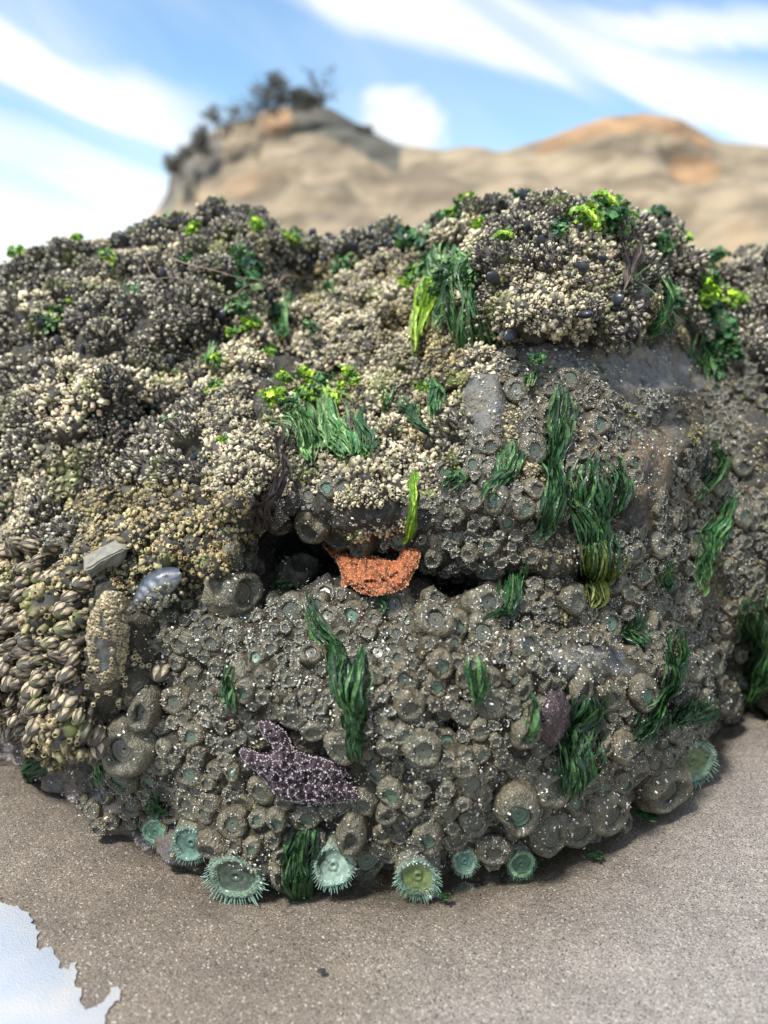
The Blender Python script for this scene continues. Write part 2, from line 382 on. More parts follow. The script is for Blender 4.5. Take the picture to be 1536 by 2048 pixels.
# rock material: dark wet basalt with brown and olive stains, paler bare face
m_rock, t, b = new_mat('tide_rock'); at = t.new('ShaderNodeAttribute', attribute_name='col').outputs['Color']
pos = t.new('ShaderNodeNewGeometry').outputs['Position']
n1 = t.noise(pos, 22, 6, .65); n2 = t.noise(pos, 90, 5, .65); n3 = t.noise(pos, 420, 3, .6)
c = t.mix(t.smooth(n1, .40, .62), at, t.mix(1.0, at, (1.35, 1.15, .85), 'MULTIPLY'))
c = t.mix(t.smooth(n2, .50, .68), c, t.mix(1.0, c, (.45, .45, .42), 'MULTIPLY'))
c = t.mix(t.smooth(t.noise(pos, 120, 5, .75), .56, .66), c, (.17, .15, .11))
c = t.mix(t.smooth(t.noise(pos, 35, 5, .7), .58, .66), c, (.035, .045, .028))
c = t.mix(t.smooth(n3, .66, .74), c, (.5, .48, .43))
t.l.new(c, b.inputs['Base Color']); t.l.new(t.math('ADD', .5, t.math('MULTIPLY', n2, .3)), b.inputs['Roughness'])
nb = t.bump(t.noise(pos, 60, 6, .7), .9, .010); nb = t.bump(t.voro(pos, 230), .6, .003, nb); nb = t.bump(n3, .5, .0015, nb)
t.l.new(nb, b.inputs['Normal'])
rc = np.zeros((*PXg.shape, 3)); rc[:] = (.036, .032, .023)
up_z = np.clip((1150-PYg)/500, 0, 1)[..., None]
rc = rc*(1-up_z)+np.array([.055, .052, .050])*up_z
bg_col = np.array([.15, .155, .165]); rc = rc*(1-bare[..., None])+bg_col*bare[..., None]
brn = inpoly(PXg, PYg, BARE[4]) | ((PXg > 1200) & (PXg < 1470) & (PYg > 980) & (PYg < 1300) & (fbm(PG, 9, 2, 77) > .1))
rc[brn] = (.15, .12, .095)
rc[inpoly(PXg, PYg, BARE[2]) | inpoly(PXg, PYg, BARE[5])] = (.04, .04, .042)
rc[inpoly(PXg, PYg, [(1048, 1400), (1120, 1395), (1118, 1462), (1060, 1465)])] = (.07, .035, .045)
lf = np.clip((420-PXg)/120, 0, 1)*np.clip((PYg-1440-(PXg.clip(0, 500))*.45)/50, 0, 1); rc = rc*(1-lf[..., None])+np.array([.13, .12, .125])*lf[..., None]  # lavender-grey tint paints water sheen onto the left foot
rock_me = mesh_np('tide_rock', PG.reshape(-1, 3), grid_tris(NR, NU)[:, ::-1], rc.reshape(-1, 3), [m_rock])
rock = obj('boulder', rock_me, None, 'big dark sea boulder crusted with barnacles, anemones and weed, standing in wet sand', 'boulder')

# ------------------------------------------------------------------ zones of life, in photograph pixels
Z_NAIL = [(-60, 1110), (40, 1085), (110, 1090), (205, 1180), (212, 1250), (300, 1330), (268, 1400), (212, 1432), (20, 1428), (-60, 1400)]
Z_GOLD = [(155, 990), (330, 965), (512, 1005), (505, 1085), (452, 1140), (400, 1175), (300, 1200), (215, 1170), (170, 1100)]
Z_TAN = [(405, 990), (395, 860), (420, 760), (470, 690), (570, 600), (640, 540), (760, 505), (870, 480), (980, 440), (1060, 470), (1010, 560), (960, 620), (1030, 700), (1000, 740), (930, 750), (915, 880), (930, 900), (900, 960), (850, 985), (720, 1035), (690, 960), (640, 950), (590, 930), (560, 985), (480, 1000)]
Z_TAN2 = [(985, 420), (1250, 400), (1265, 560), (1240, 650), (1010, 665), (960, 620)]
GREY_LOW = [(-900, 1200), (-100, 1120), (60, 1090), (155, 1100), (170, 1000), (330, 965), (405, 975), (560, 985), (900, 960), (1000, 735), (1040, 690), (1235, 665), (1300, 610), (1340, 600), (1420, 690), (1500, 760), (1700, 800), (2400, 850)]
def zone(px, py):
    px = np.asarray(px, float); py = np.asarray(py, float)
    z = np.full(px.shape, 'a')
    z[py < np.interp(px, *zip(*GREY_LOW))] = 'g'
    z[inpoly(px, py, Z_TAN) | inpoly(px, py, Z_TAN2)] = 't'
    z[inpoly(px, py, Z_GOLD)] = 'o'
    for bp in BARE: z[inpoly(px, py, bp)] = 'b'
    z[inpoly(px, py, Z_NAIL)] = 'n'
    return z
class Darts:      # Poisson spots in 3D
    def __init__(s, cell): s.c = cell; s.d = {}
    def ok(s, p, r, add=True):
        k = tuple(int(math.floor(x/s.c)) for x in p); q = int(math.ceil((r+s.mx)/s.c)) if hasattr(s, 'mx') else 2
        for a in range(k[0]-q, k[0]+q+1):
            for b_ in range(k[1]-q, k[1]+q+1):
                for c_ in range(k[2]-q, k[2]+q+1):
                    for (p2, r2) in s.d.get((a, b_, c_), ()):
                        if (p[0]-p2[0])**2+(p[1]-p2[1])**2+(p[2]-p2[2])**2 < (r+r2)**2: return False
        if add: s.d.setdefault(k, []).append((p, r))
        return True

# ------------------------------------------------------------------ landmarks for labels
LM = [("the orange sea star", 750, 1150), ("the purple sea star", 600, 1530), ("the round open mint anemone", 833, 1750),
      ("the blue-black mussel", 340, 1145), ("the upright crusted mussel", 248, 1280), ("the hanging brown kelp", 540, 985),
      ("the yellow-tipped seaweed strand", 1180, 1060), ("the dark cavity", 590, 1100), ("the pale broken stone", 212, 1105),
      ("the looped tan fibre", 450, 600), ("the lime seaweed strip", 870, 670), ("the pale seaweed curtain", 620, 850),
      ("the bare grey rock face", 1190, 735), ("the topmost lime tuft", 1175, 390), ("the pointed rock peak", 465, 410),
      ("the cup-shaped green anemone", 1385, 1500), ("the widest fringed anemone", 485, 1725), ("the maroon sponge", 1090, 1430),
      ("the long draped seaweed", 1430, 1090), ("the lime shoulder seaweed", 1390, 660), ("the broad low seaweed", 1155, 1440),
      ("the slanting seaweed band", 1300, 1350), ("the forked seaweed", 705, 1360), ("the row of dark mussels", 760, 470),
      ("the stacked grey anemones", 315, 1430), ("the rock's left foot", 120, 1520), ("the small hole in brown rock", 1272, 958),
      ("the rock's left shoulder", 60, 520), ("the far lime tuft", 130, 485), ("the ringed anemone beside crusted mussel", 325, 1262),
      ("the green tuft above the ridge", 718, 440), ("the grey ring anemone high up", 365, 840), ("the left frame edge", 0, 800)]
ORD = ['nearest', 'second', 'third', 'fourth', 'fifth', 'sixth', 'seventh', 'eighth', 'ninth', 'tenth', 'eleventh', 'twelfth', 'thirteenth', 'fourteenth', 'fifteenth', 'sixteenth', 'seventeenth', 'eighteenth', 'nineteenth', 'twentieth']
def describe(pts, noun):
    """labels by the closest landmark, the side it lies on and the rank by distance"""
    buckets = {}
    for i, (px, py) in enumerate(pts):
        j = min(range(len(LM)), key=lambda q: math.hypot(px-LM[q][1], py-LM[q][2]))
        dx, dy = px-LM[j][1], py-LM[j][2]; a = math.degrees(math.atan2(-dy, dx)) % 360
        side = ['right of', 'up and right of', 'above', 'up and left of', 'left of', 'down and left of', 'below', 'down and right of'][int((a+22.5)//45) % 8]
        buckets.setdefault((j, side), []).append((math.hypot(dx, dy), i))
    out = [None]*len(pts)
    for (j, side), L in buckets.items():
        for k, (_, i) in enumerate(sorted(L)):
            o = ORD[k] if k < len(ORD) else 'farther'
            out[i] = '%s %s %s %s' % (o, noun[i] if isinstance(noun, list) else noun, side, LM[j][0])
    return out

# ------------------------------------------------------------------ templates
def acorn(seg=10, h=1.25, seed=0, lo=False):
    r_ = np.random.default_rng(seed); th = np.arange(seg)
    rib = 1+.13*((th % 2)*2-1)+r_.uniform(-.06, .06, seg); tipz = r_.uniform(-.12, .12, seg)
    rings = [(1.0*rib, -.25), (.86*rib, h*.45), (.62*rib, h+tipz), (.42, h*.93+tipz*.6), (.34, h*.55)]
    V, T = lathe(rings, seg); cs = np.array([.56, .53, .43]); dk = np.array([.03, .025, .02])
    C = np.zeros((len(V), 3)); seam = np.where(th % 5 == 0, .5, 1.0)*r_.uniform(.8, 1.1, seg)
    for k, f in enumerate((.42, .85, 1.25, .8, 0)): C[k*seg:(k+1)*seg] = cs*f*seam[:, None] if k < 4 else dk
    n = len(V); V = np.vstack([V, [[0, 0, h*.5]]]); C = np.vstack([C, dk]); a = (len(rings)-1)*seg
    T = np.vstack([T, [[a+i, a+(i+1) % seg, n] for i in range(seg)]])
    if not lo:      # two closing plates inside the mouth
        n = len(V); V = np.vstack([V, [[-.26, -.16, h*.62], [.26, -.16, h*.62], [0, .04, h*.92], [-.26, .2, h*.62], [.26, .2, h*.62], [0, .06, h*.92]]])
        C = np.vstack([C, np.tile(cs*.8, (6, 1))]); T = np.vstack([T, [[n, n+1, n+2], [n+4, n+3, n+5]]])
    return V, T, C, np.zeros(len(T), int)
def goose(seed=0, lo=False):
    """stalked barnacle: dark fleshy body, pale overlapping plates; z points outward, length 1"""
    r_ = np.random.default_rng(seed); S = Soup(); seg = 8
    zs = [(-.6, .22, .18), (-.1, .27, .22), (.1, .40, .28), (.35, .47, .32), (.62, .44, .29), (.85, .29, .19), (.98, .07, .05)]
    V, T = lathe([(1.0, z) for z, a, b_ in zs], seg)
    for k, (z, a, b_) in enumerate(zs): V[k*seg:(k+1)*seg, 0] *= a; V[k*seg:(k+1)*seg, 1] *= b_
    S.add(V, T, (.055, .045, .036))
    pl = np.array([.56, .53, .46])
    def plate(th0, z0, wth, wz, c_, lift=.07, n=3):
        g = np.linspace(-1, 1, n); A, B = np.meshgrid(g, g); A = A.ravel(); B = B.ravel()
        rr = np.sqrt(np.maximum(0, 1-.5*B*B)); th = th0+A*wth*rr*np.where(B > 0, 1-.55*B, 1); z = z0+B*wz*np.sqrt(1-.5*A*A)
        aa = np.interp(z, [q[0] for q in zs], [q[1] for q in zs]); bb = np.interp(z, [q[0] for q in zs], [q[2] for q in zs])
        k = 1+lift*(2.4*(1-.8*A*A)*(1-.6*B*B)); V = np.stack([aa*k*np.cos(th)+0*A, bb*k*np.sin(th)*1.08, z], 1)
        cc = c_*np.where((np.abs(A) > .8) | (np.abs(B) > .8), .72, 1.1)[:, None]; S.add(V, grid_tris(n, n), cc)
    for sd_ in (1, -1):
        plate(sd_*math.pi/2-.42, .42, .42, .36, pl*r_.uniform(.85, 1.1), n=3 if lo else 4)
        plate(sd_*math.pi/2+.52, .62, .40, .34, pl*r_.uniform(.8, 1.1), n=3 if lo else 4)
    plate(0, .50, .34, .36, pl*.95); plate(math.pi, .52, .36, .38, pl*.9)
    for k in range(0 if lo else 7): plate(k*.9, .04+.05*(k % 2), .36, .12, pl*r_.uniform(.6, 1), .12)
    return S.get()
def chip(seed=0):
    r_ = np.random.default_rng(seed); n = 5; th = np.arange(n)/n*2*math.pi+r_.uniform(0, .7, n); r = r_.uniform(.5, 1, n)
    V = np.concatenate([np.stack([r*np.cos(th), .55*r*np.sin(th), 0*th], 1), np.stack([r*.9*np.cos(th), .5*r*np.sin(th), 0*th+.22], 1)])
    T = [[i, (i+1) % n, n+(i+1) % n] for i in range(n)]+[[i, n+(i+1) % n, n+i] for i in range(n)]+[[n, n+i, n+i+1] for i in range(1, n-1)]
    return V, np.array(T), np.tile([.76, .75, .70], (2*n, 1)), np.zeros(len(T), int)
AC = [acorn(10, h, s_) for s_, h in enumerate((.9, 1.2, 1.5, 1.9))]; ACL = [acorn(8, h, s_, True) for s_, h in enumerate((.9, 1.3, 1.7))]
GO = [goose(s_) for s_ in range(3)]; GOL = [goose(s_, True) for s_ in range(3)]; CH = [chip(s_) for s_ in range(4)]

def dome_dirs(n, spread, r_):
    k = np.arange(n)+.5; ph = k*2.39996+r_.uniform(0, 6); ct = 1-(k/n)*(1-math.cos(spread)); st = np.sqrt(1-ct**2)
    d = np.stack([st*np.cos(ph), st*np.sin(ph), ct], 1)+r_.normal(0, .07, (n, 3)); return d/np.linalg.norm(d, axis=1, keepdims=True)
def mound(R, hgt, seed, colr):
    seg, nr = 14, 5; rings = [(R*math.cos(a), hgt*math.sin(a)) for a in np.linspace(-.25, 1.45, nr)]; V, T = lathe(rings, seg)
    V = V*(1+.12*vnoise(V+seed, 60, seed)[:, None]); n = len(V); V = np.vstack([V, [[0, 0, hgt]]]); a = (nr-1)*seg
    T = np.vstack([T, [[a+i, a+(i+1) % seg, n] for i in range(seg)]]); return V, T, np.tile(colr, (n+1, 1)), np.zeros(len(T), int)
def cluster(kind, seed, lo=False):
    """one rounded clump about 4 cm in radius; local z is outward"""
    r_ = np.random.default_rng(seed); S = Soup(); R = .030; hg = .022
    mo = mound(R, hg, seed, (.035, .03, .025)); S.add(*mo[:3])
    if kind == 'goose':
        n = 32; D = dome_dirs(n, 1.45, r_); P = D*np.array([R, R, hg])*(.72+.22*vnoise(D+seed, 1.9, seed))[:, None]; L = r_.uniform(.011, .018, n)
        Dz = D+np.array([0, 0, .25])+r_.normal(0, .30, (n, 3)); tint = (.22+.85*r_.uniform(0, 1, (n, 1))**1.3)*np.array([.98, .93, .88])+r_.uniform(-.04, .04, (n, 3))
        for k in range(3):
            q = np.arange(n) % 3 == k; scatter(S, (GOL if lo else GO)[k], P[q], frames(Dz[q], tw=r_.uniform(0, 6, q.sum())), L[q], tint[q])
        n = 16; D = dome_dirs(n, 1.2, r_); P = D*np.array([R, R, hg])*1.28; s_ = r_.uniform(.0025, .0045, n)
        scatter(S, (ACL if lo else AC)[1], P, frames(D+r_.normal(0, .3, (n, 3))), s_, r_.uniform(.7, 1.15, (n, 1))*np.array([1, .97, .86]))
    else:
        n = 58 if kind == 'acorn' else 56; D = dome_dirs(n, 1.5, r_); P = D*np.array([R, R, hg])*(.95+.30*vnoise(D+seed, 1.9, seed)+.15*r_.uniform(-1, 1, n))[:, None]
        s_ = (.0024+.0044*r_.uniform(0, 1, n)**1.6)*(1 if kind == 'acorn' else .95)
        col = np.array([1.04, .95, .78]) if kind == 'acorn' else np.array([.72, .62, .40])
        tint = r_.uniform(.45, 1.3, (n, 1))*col*(1+r_.uniform(-.06, .06, (n, 3)))
        TT = ACL if lo else AC
        for k in range(len(TT)):
            q = np.arange(n) % len(TT) == k; scatter(S, TT[k], P[q], frames(D[q]+r_.normal(0, .42, (q.sum(), 3))), s_[q][:, None]*np.array([1, 1, 1.3 if kind == 'acorn' else 1.15]), tint[q])
    return S
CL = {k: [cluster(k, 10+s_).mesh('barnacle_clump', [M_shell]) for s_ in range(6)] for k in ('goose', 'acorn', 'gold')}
CLL = {k: [cluster(k, 40+s_, True).get() for s_ in range(3)] for k in ('goose', 'acorn', 'gold')}

# ------------------------------------------------------------------ anemones
def anemone_body(seed, hgt=.75, openness=.4, seg=40, slit=1.0):
    """squat column with a rolled lip and tucked disc, unit radius. local z outward, local y up the rock"""
    r_ = np.random.default_rng(seed); th = np.arange(seg)/seg*2*math.pi
    wob = 1+.07*np.sin(2*th+r_.uniform(0, 6))+.05*np.sin(3*th+r_.uniform(0, 6))+.03*np.sin(5*th+r_.uniform(0, 6))
    fold = 1+.05*np.cos(th*20)
    o = openness; prof = [(1.08, -.35, 0), (1.02, 0, 0), (1.05, .22*hgt/.75, 0), (1.0, .5*hgt, 0), (.90, .78*hgt, 0), (.76, .95*hgt, .2), (.62, 1.0*hgt, .6), (.50+.12*o, .95*hgt, 1), (.42+.14*o, .82*hgt, 1), (.36+.14*o, .66*hgt, .6)]
    rings = [(r*wob*(1 if f == 0 else 1+(fold-1)*f), z*(1+.03*f*np.sin(3*th))) for r, z, f in prof]
    V, T = lathe(rings, seg); C = np.zeros((len(V), 3))
    body = np.array([.105, .094, .062]); lip = np.array([.088, .084, .060]); dk = np.array([.022, .021, .015])
    for k, (r, z, f) in enumerate(prof):
        c0 = body*(1-f)+lip*f; c0 = c0 if k < 9 else dk
        C[k*seg:(k+1)*seg] = c0*(1+.25*f*np.cos(th*20))[:, None]
    V += (.10*vnoise(V*1.0+seed, 1.7, seed)+.035*vnoise(V+seed, 6, seed+3))[:, None]*np.array([1, 1, .8]); C *= (1+.45*vnoise(V+seed, 3.5, seed+7)+.3*vnoise(V, 11, seed))[:, None]; V[:, 0] *= slit
    V[:, 1] -= .16*np.maximum(V[:, 2], 0)                       # sags downhill
    return V, T, C
def anemone_disc(seed, hgt=.75, openness=.4, seg=40, slit=1.0, green=0.0):
    r_ = np.random.default_rng(seed+500); th = np.arange(seg)/seg*2*math.pi; o = openness; R0 = .39+.14*o
    prof = [(R0*1.05, .64*hgt), (R0*.86, .70*hgt), (R0*.66, .60*hgt), (R0*.50, .66*hgt), (R0*.34, .58*hgt), (R0*.22, .63*hgt), (R0*.10, .52*hgt), (.005, .44*hgt)]
    rings = [(r*(1+.05*np.sin(3*th+seed)+.04*np.cos(th*20)*(k < 3)), z) for k, (r, z) in enumerate(prof)]
    V, T = lathe(rings, seg); V[:, 1] -= .16*V[:, 2]; V[:, 0] *= slit
    a = np.array([.115, .108, .078])*(1-green)+np.array([.11, .24, .17])*green; b_ = np.array([.045, .05, .04])*(1-green)+np.array([.06, .12, .07])*green
    C = np.concatenate([np.tile(a if k % 2 == 1 else b_, (seg, 1)) for k in range(len(prof))])
    C[:seg*3] *= (1+.2*np.cos(th*20))[None].repeat(3, 0).reshape(-1, 1)
    return V, T, C
def with_chips(S, V, seed, n, size, zlo=.3, up_bias=.5, mat=1):
    """shell grit stuck to a column"""
    r_ = np.random.default_rng(seed); N = V/np.linalg.norm(V, axis=1, keepdims=True)
    wt = np.where((V[:, 2] > zlo) & (np.hypot(V[:, 0], V[:, 1]) > .5), 1.0, .02)*np.clip(.35+up_bias*V[:, 1], .02, 2)
    i = r_.choice(len(V), n, p=wt/wt.sum()); P = V[i]+r_.normal(0, .03, (n, 3)); Dn = N[i]+np.array([0, 0, .3])+r_.normal(0, .3, (n, 3))
    for k in range(4):
        q = np.arange(n) % 4 == k; v0, t0, c0, m0 = CH[k]
        scatter(S, (v0, t0, c0, m0+mat), P[q], frames(Dn[q], tw=r_.uniform(0, 6, q.sum())), r_.uniform(.5, 1.3, q.sum())*size, r_.uniform(.6, 1.2, (q.sum(), 1))*np.ones(3))
AN = []
for s_ in range(10):
    o = [.2, .5, .35, .8, .1, .6, .3, .9, .4, .15][s_]; hg = [.8, .6, .95, .7, 1.0, .55, .75, .85, .65, .9][s_]; sl = [1, .95, 1.1, 1, .8, 1.05, 1.2, .95, 1, .7][s_]
    V, T, C = anemone_body(s_, hg, o, 40, sl); S = Soup(); S.add(V, T, C); with_chips(S, V, s_, [10, 34, 22, 46, 10, 30, 60, 18, 44, 26][s_], .085)
    Vd, Td, Cd = anemone_disc(s_, hg, o, 40, sl, [0, .1, 0, .3, 0, .1, 0, .6, .05, 0][s_]); D = Soup(); D.add(Vd, Td, Cd)
    AN.append((S.mesh('anemone_column', [M_anem, M_chip]), D.mesh('anemone_disc', [M_disc])))
DA = Darts(.03); DA.mx = .05
def put_frame(px, py, tilt=0.0, lift=0.0, twist=0.0, toward=0.0):
    P, N = surf(px, py)
    n = N*np.array([1, 1, .5])+np.array([0, -toward, -tilt+.12]); n /= np.linalg.norm(n); R = frames(n[None], tw=np.array([twist]))[0]
    return P+n*lift, R
AG = 'sea anemones crowding the boulder'
def place_anemone(px, py, rpx, variant, label=None, tilt=.02, green=None, group=AG, flat=1.0, twist=0.0, lift=0.0, tint=None):
    P, R = put_frame(px, py, tilt, 0, twist, .35); d = project(P)[2]; r = rpx*d/F; P = P+R[:, 2]*(lift*r+.02*r)
    DA.ok(P, r*.8) or DA.d.setdefault(tuple(int(math.floor(x/.03)) for x in P), []).append((P, r*.8))
    a, b_ = AN[variant]; mw = xf(P, R, (r, r, r*flat))
    o = obj('sea_anemone', a, None, label, 'sea anemone', group, mw=mw)
    k = obj('oral_disc', b_, o); return o
# hand-placed, seen in the photograph: (px, py, radius px, variant, label)
HAND = [(325, 1405, 42, 4, 'smooth grey-green anemone on top of its fatter neighbour, below the upright crusted mussel'),
        (300, 1468, 58, 0, 'fat grey-green anemone bulging under a smaller one at the lower left'),
        (325, 1262, 38, 5, 'brown ringed anemone tight against the upright crusted mussel'),
        (508, 1146, 50, 2, 'large dark slit-mouthed anemone left of the orange sea star'),
        (590, 1148, 40, 2, 'dark wet anemone inside the mouth of the dark cavity'),
        (362, 838, 34, 2, 'lone grey ring anemone high on the left among barnacles'),
        (1085, 1482, 32, 3, 'white-ringed anemone just below the maroon sponge'),
        (1212, 1482, 30, 5, 'brown anemone with a coiled centre right of the broad low seaweed'),
        (1440, 1325, 38, 1, 'brown round anemone on the right edge, topmost of three'),
        (1380, 1335, 30, 6, 'white-flecked anemone left of the topmost right-edge anemone'),
        (1452, 1396, 36, 8, 'white-speckled brown anemone at the far right above the sand'),
        (1215, 1232, 31, 7, 'pale ringed anemone beside the yellow tip of the long seaweed strand'),
        (1136, 1200, 30, 5, 'oval pinkish-lipped anemone left of the yellow seaweed tip'),
        (1280, 1146, 26, 3, 'bright-rimmed anemone right of the dark shiny anemone'),
        (1214, 1165, 34, 0, 'dark green shiny closed anemone beside the seaweed strand'),
        (1025, 1592, 50, 7, 'tall brown anemone with a deep-set grey disc above the bottom row'),
        (1092, 1662, 46, 5, 'big anemone with a spiral-looking grey disc in the bottom row'),
        (1030, 1652, 24, 3, 'small anemone cup between two big ones in the bottom row'),
        (1155, 1655, 42, 8, 'oval anemone thickly edged with white shell grit at the bottom right'),
        (1212, 1618, 50, 6, 'dome-shaped anemone covered in white shell grit above the sand'),
        (1318, 1560, 54, 2, 'big speckled green-grey anemone with a gaping mouth, lower right'),
        (858, 1668, 32, 7, 'grit-speckled ring anemone directly above the round open mint anemone'),
        (948, 1640, 32, 1, 'brown ring anemone in the bottom row, right of centre'),
        (985, 1690, 32, 6, 'grit-covered anemone column drooping to the sand between green cups'),
        (474, 1632, 32, 5, 'round green-brown anemone below left of the purple sea star'),
        (522, 1628, 20, 3, 'narrow teal-centred anemone under the purple sea star'),
        (556, 1630, 22, 7, 'second teal-centred anemone under the purple sea star'),
        (612, 1636, 30, 3, 'teal-centred anemone under the right arm of the purple sea star'),
        (705, 1655, 40, 4, 'tan lumpy anemone wearing long white shell slivers, right of purple sea star'),
        (1330, 1165, 22, 1, 'small pink-rimmed anemone near the long draped seaweed'),
        (680, 1065, 34, 5, 'tan ring anemone hanging from the brow above the orange sea star'),
        (735, 1072, 32, 4, 'smooth fold-like anemone hanging over the orange sea star'),
        (628, 1042, 36, 0, 'pale brown anemone at the right lip of the dark cavity'),
        (800, 1078, 26, 1, 'olive anemone in shade above the arm of the orange sea star'),
        (1014, 1355, 14, 7, 'tiny bright green-centred anemone left of the maroon sponge'),
        (878, 1330, 28, 7, 'green-centred anemone right of the forked seaweed'),
        (1062, 905, 30, 5, 'smooth ring anemone between two upper seaweed strands'),
        (1180, 862, 26, 3, 'ring anemone right of the upper dark seaweed strand'),
        (1215, 960, 32, 5, 'green ring anemone right of the yellow-tipped seaweed strand'),
        (890, 935, 28, 5, 'grey ring anemone at the right end of the brow'),
        (1150, 655, 30, 4, 'flat brown anemone tucked under the upper right overhang'),
        (1190, 660, 22, 0, 'second flat brown anemone tucked under the upper right overhang'),
        (1490, 1030, 24, 5, 'grey anemone near the right frame edge')]
for (px, py, r, v, lb) in HAND: place_anemone(px, py, r*.97, v, lb, lift=.18 if py > 1380 else .08)

# open green anemones along the foot
def tentacle_mesh():
    V, T = lathe([(.10, 0), (.11, .3), (.085, .65), (.05, .92), (.008, 1.0)], 7); V[:, 0] += .22*V[:, 2]**2
    z = V[:, 2:3]; C = np.array([.12, .23, .18])*(1-z)+np.array([.36, .54, .45])*z; S = Soup(); S.add(V, T, C); return S.mesh('tentacle', [M_tent])
TEN = tentacle_mesh()
def open_anemone(px, py, rpx, label, nt, rows, tl, out, colr=(.14, .24, .18), hgt=.9, disc=(.12, .15, .07), ell=1.0, grit=40, drop=.35, colum=(.12, .13, .10), fwd=.55):
    P, N = surf(px, py); P = P.copy()
    n = np.array([N[0]*.3, -.85, .28-drop]); n /= np.linalg.norm(n)
    R = frames(n[None])[0]; d = project(P)[2]; r = rpx*d/F; L = 1.3
    P = P+np.array([0, -fwd*r, 0]); P[2] = max(P[2], r*.62)
    seg = 44; th = np.arange(seg)/seg*2*math.pi
    prof = [(1.02, -1.6, 0), (.98, -1.1, 0), (1.0, -.6, 0), (.98, -.15, 0), (.93, .10, 0), (.85, .22, 1), (.74, .20, 1), (.64, .06, 1)]
    V, T = lathe([(q*(1+.04*np.sin(3*th+px)+.03*np.sin(5*th)), z*hgt) for q, z, f in prof], seg); V[:, 1] += .62*np.minimum(V[:, 2], 0)*-1
    C = np.concatenate([np.tile(np.array(colum)*(1-f)+np.array(colr)*f, (seg, 1)) for _, _, f in prof]); V += .05*vnoise(V+px, 2.0, 3)[:, None]
    V[:, 0] *= ell; S = Soup(); S.add(V, T, C); with_chips(S, V, int(px), grit, .06, zlo=-.9*1, up_bias=1.2)
    o = obj('sea_anemone', S.mesh('anemone_column', [M_anem, M_chip]), None, label, 'sea anemone', AG, mw=xf(P, R, r))
    DA.d.setdefault(tuple(int(math.floor(x/.03)) for x in P), []).append((P, r))
    pr = [(.68, .08), (.55, -.02), (.44, .03), (.32, -.06), (.22, .0), (.15, .05), (.08, -.06), (.004, -.12)]
    Vd, Td = lathe([(q*(1+.03*np.cos(th*22)*(k < 3)), z) for k, (q, z) in enumerate(pr)], seg); Vd[:, 0] *= ell
    Cd = np.concatenate([np.tile(np.array(disc)*(1.1 if k % 2 else .9), (seg, 1)) for k in range(len(pr))]); Vd += .05*vnoise(Vd+px, 3.0, 5)[:, None]; Cd *= (1+.4*vnoise(Vd, 5, 2))[:, None]; Sd = Soup(); Sd.add(Vd, Td, Cd)
    obj('oral_disc', Sd.mesh('anemone_disc', [M_disc]), o)
    r_ = np.random.default_rng(int(px*7+py))
    i = 0
    for row in range(rows):
        rr = .92-.11*row; cnt = nt
        for k in range(cnt):
            a = (k+.5*row+r_.uniform(-.2, .2))/cnt*2*math.pi
            if rows*nt > 100 and i >= 99: break
            i += 1
            tl_ = tl*r_.uniform(.55, 1.3)*(1-.12*row)*(1-.45*math.sin(a)); dirv = np.array([math.cos(a)*out, math.sin(a)*out-.75, .75+.35*math.sin(a)])+r_.normal(0, .30, 3)
            dirv = dirv/np.linalg.norm(dirv); Rt = frames(dirv[None], tw=np.array([0.]))[0]
            xr = np.array([math.cos(a), math.sin(a), -.2]); xr -= dirv*(xr@dirv); xr /= np.linalg.norm(xr); Rt = np.stack([xr, np.cross(dirv, xr), dirv], 1)
            tl_ *= .68; tt = obj('tentacle', TEN, o); m = xf(np.array([rr*math.cos(a)*ell, rr*math.sin(a), .14+.02*row]), Rt, (max(tl_, .2)*.70, max(tl_, .2)*.70, tl_)); tt.matrix_local = m
    return o
open_anemone(485, 1716, 47, 'widest fringed green anemone with dark slot mouth and toothed tentacles spread on the sand', 48, 2, .42, 1.5, ell=1.3, disc=(.06, .085, .06), drop=.12, grit=60)
open_anemone(668, 1712, 44, 'pale mint anemone with fuzzy tentacles beside dark seaweed at the boulder foot', 50, 2, .24, 1.0, disc=(.22, .30, .24), drop=.0, colr=(.22, .33, .27), colum=(.17, .19, .14), grit=20)
open_anemone(833, 1748, 45, 'round open mint anemone with olive disc, lowest of the bottom row', 50, 2, .36, 1.3, disc=(.13, .17, .06), drop=.22, grit=110)
open_anemone(936, 1722, 28, 'small teal open anemone in the bottom row right of the round mint one', 34, 2, .26, .9, disc=(.06, .13, .10), drop=.1, grit=20, fwd=.9)
open_anemone(1042, 1716, 30, 'green cup anemone with a dark hollow at the foot, right of the teal one', 36, 2, .24, .8, disc=(.05, .11, .06), drop=.1, grit=25, colr=(.16, .30, .17), fwd=1.0)
open_anemone(1390, 1497, 46, 'cup-shaped green anemone with olive disc on the right foot of the boulder', 46, 2, .30, .9, disc=(.12, .17, .07), drop=.2, grit=14, colum=(.12, .15, .075), fwd=1.2)
open_anemone(385, 1672, 40, 'teal anemone flecked with white grit at the left of the bottom row', 40, 2, .22, 1.0, disc=(.09, .16, .13), drop=.1, grit=50, colr=(.11, .20, .16))
open_anemone(318, 1650, 28, 'leftmost green anemone of the bottom row, opening sideways', 34, 2, .24, .8, disc=(.08, .18, .12), drop=.1, grit=6, colum=(.13, .14, .09))

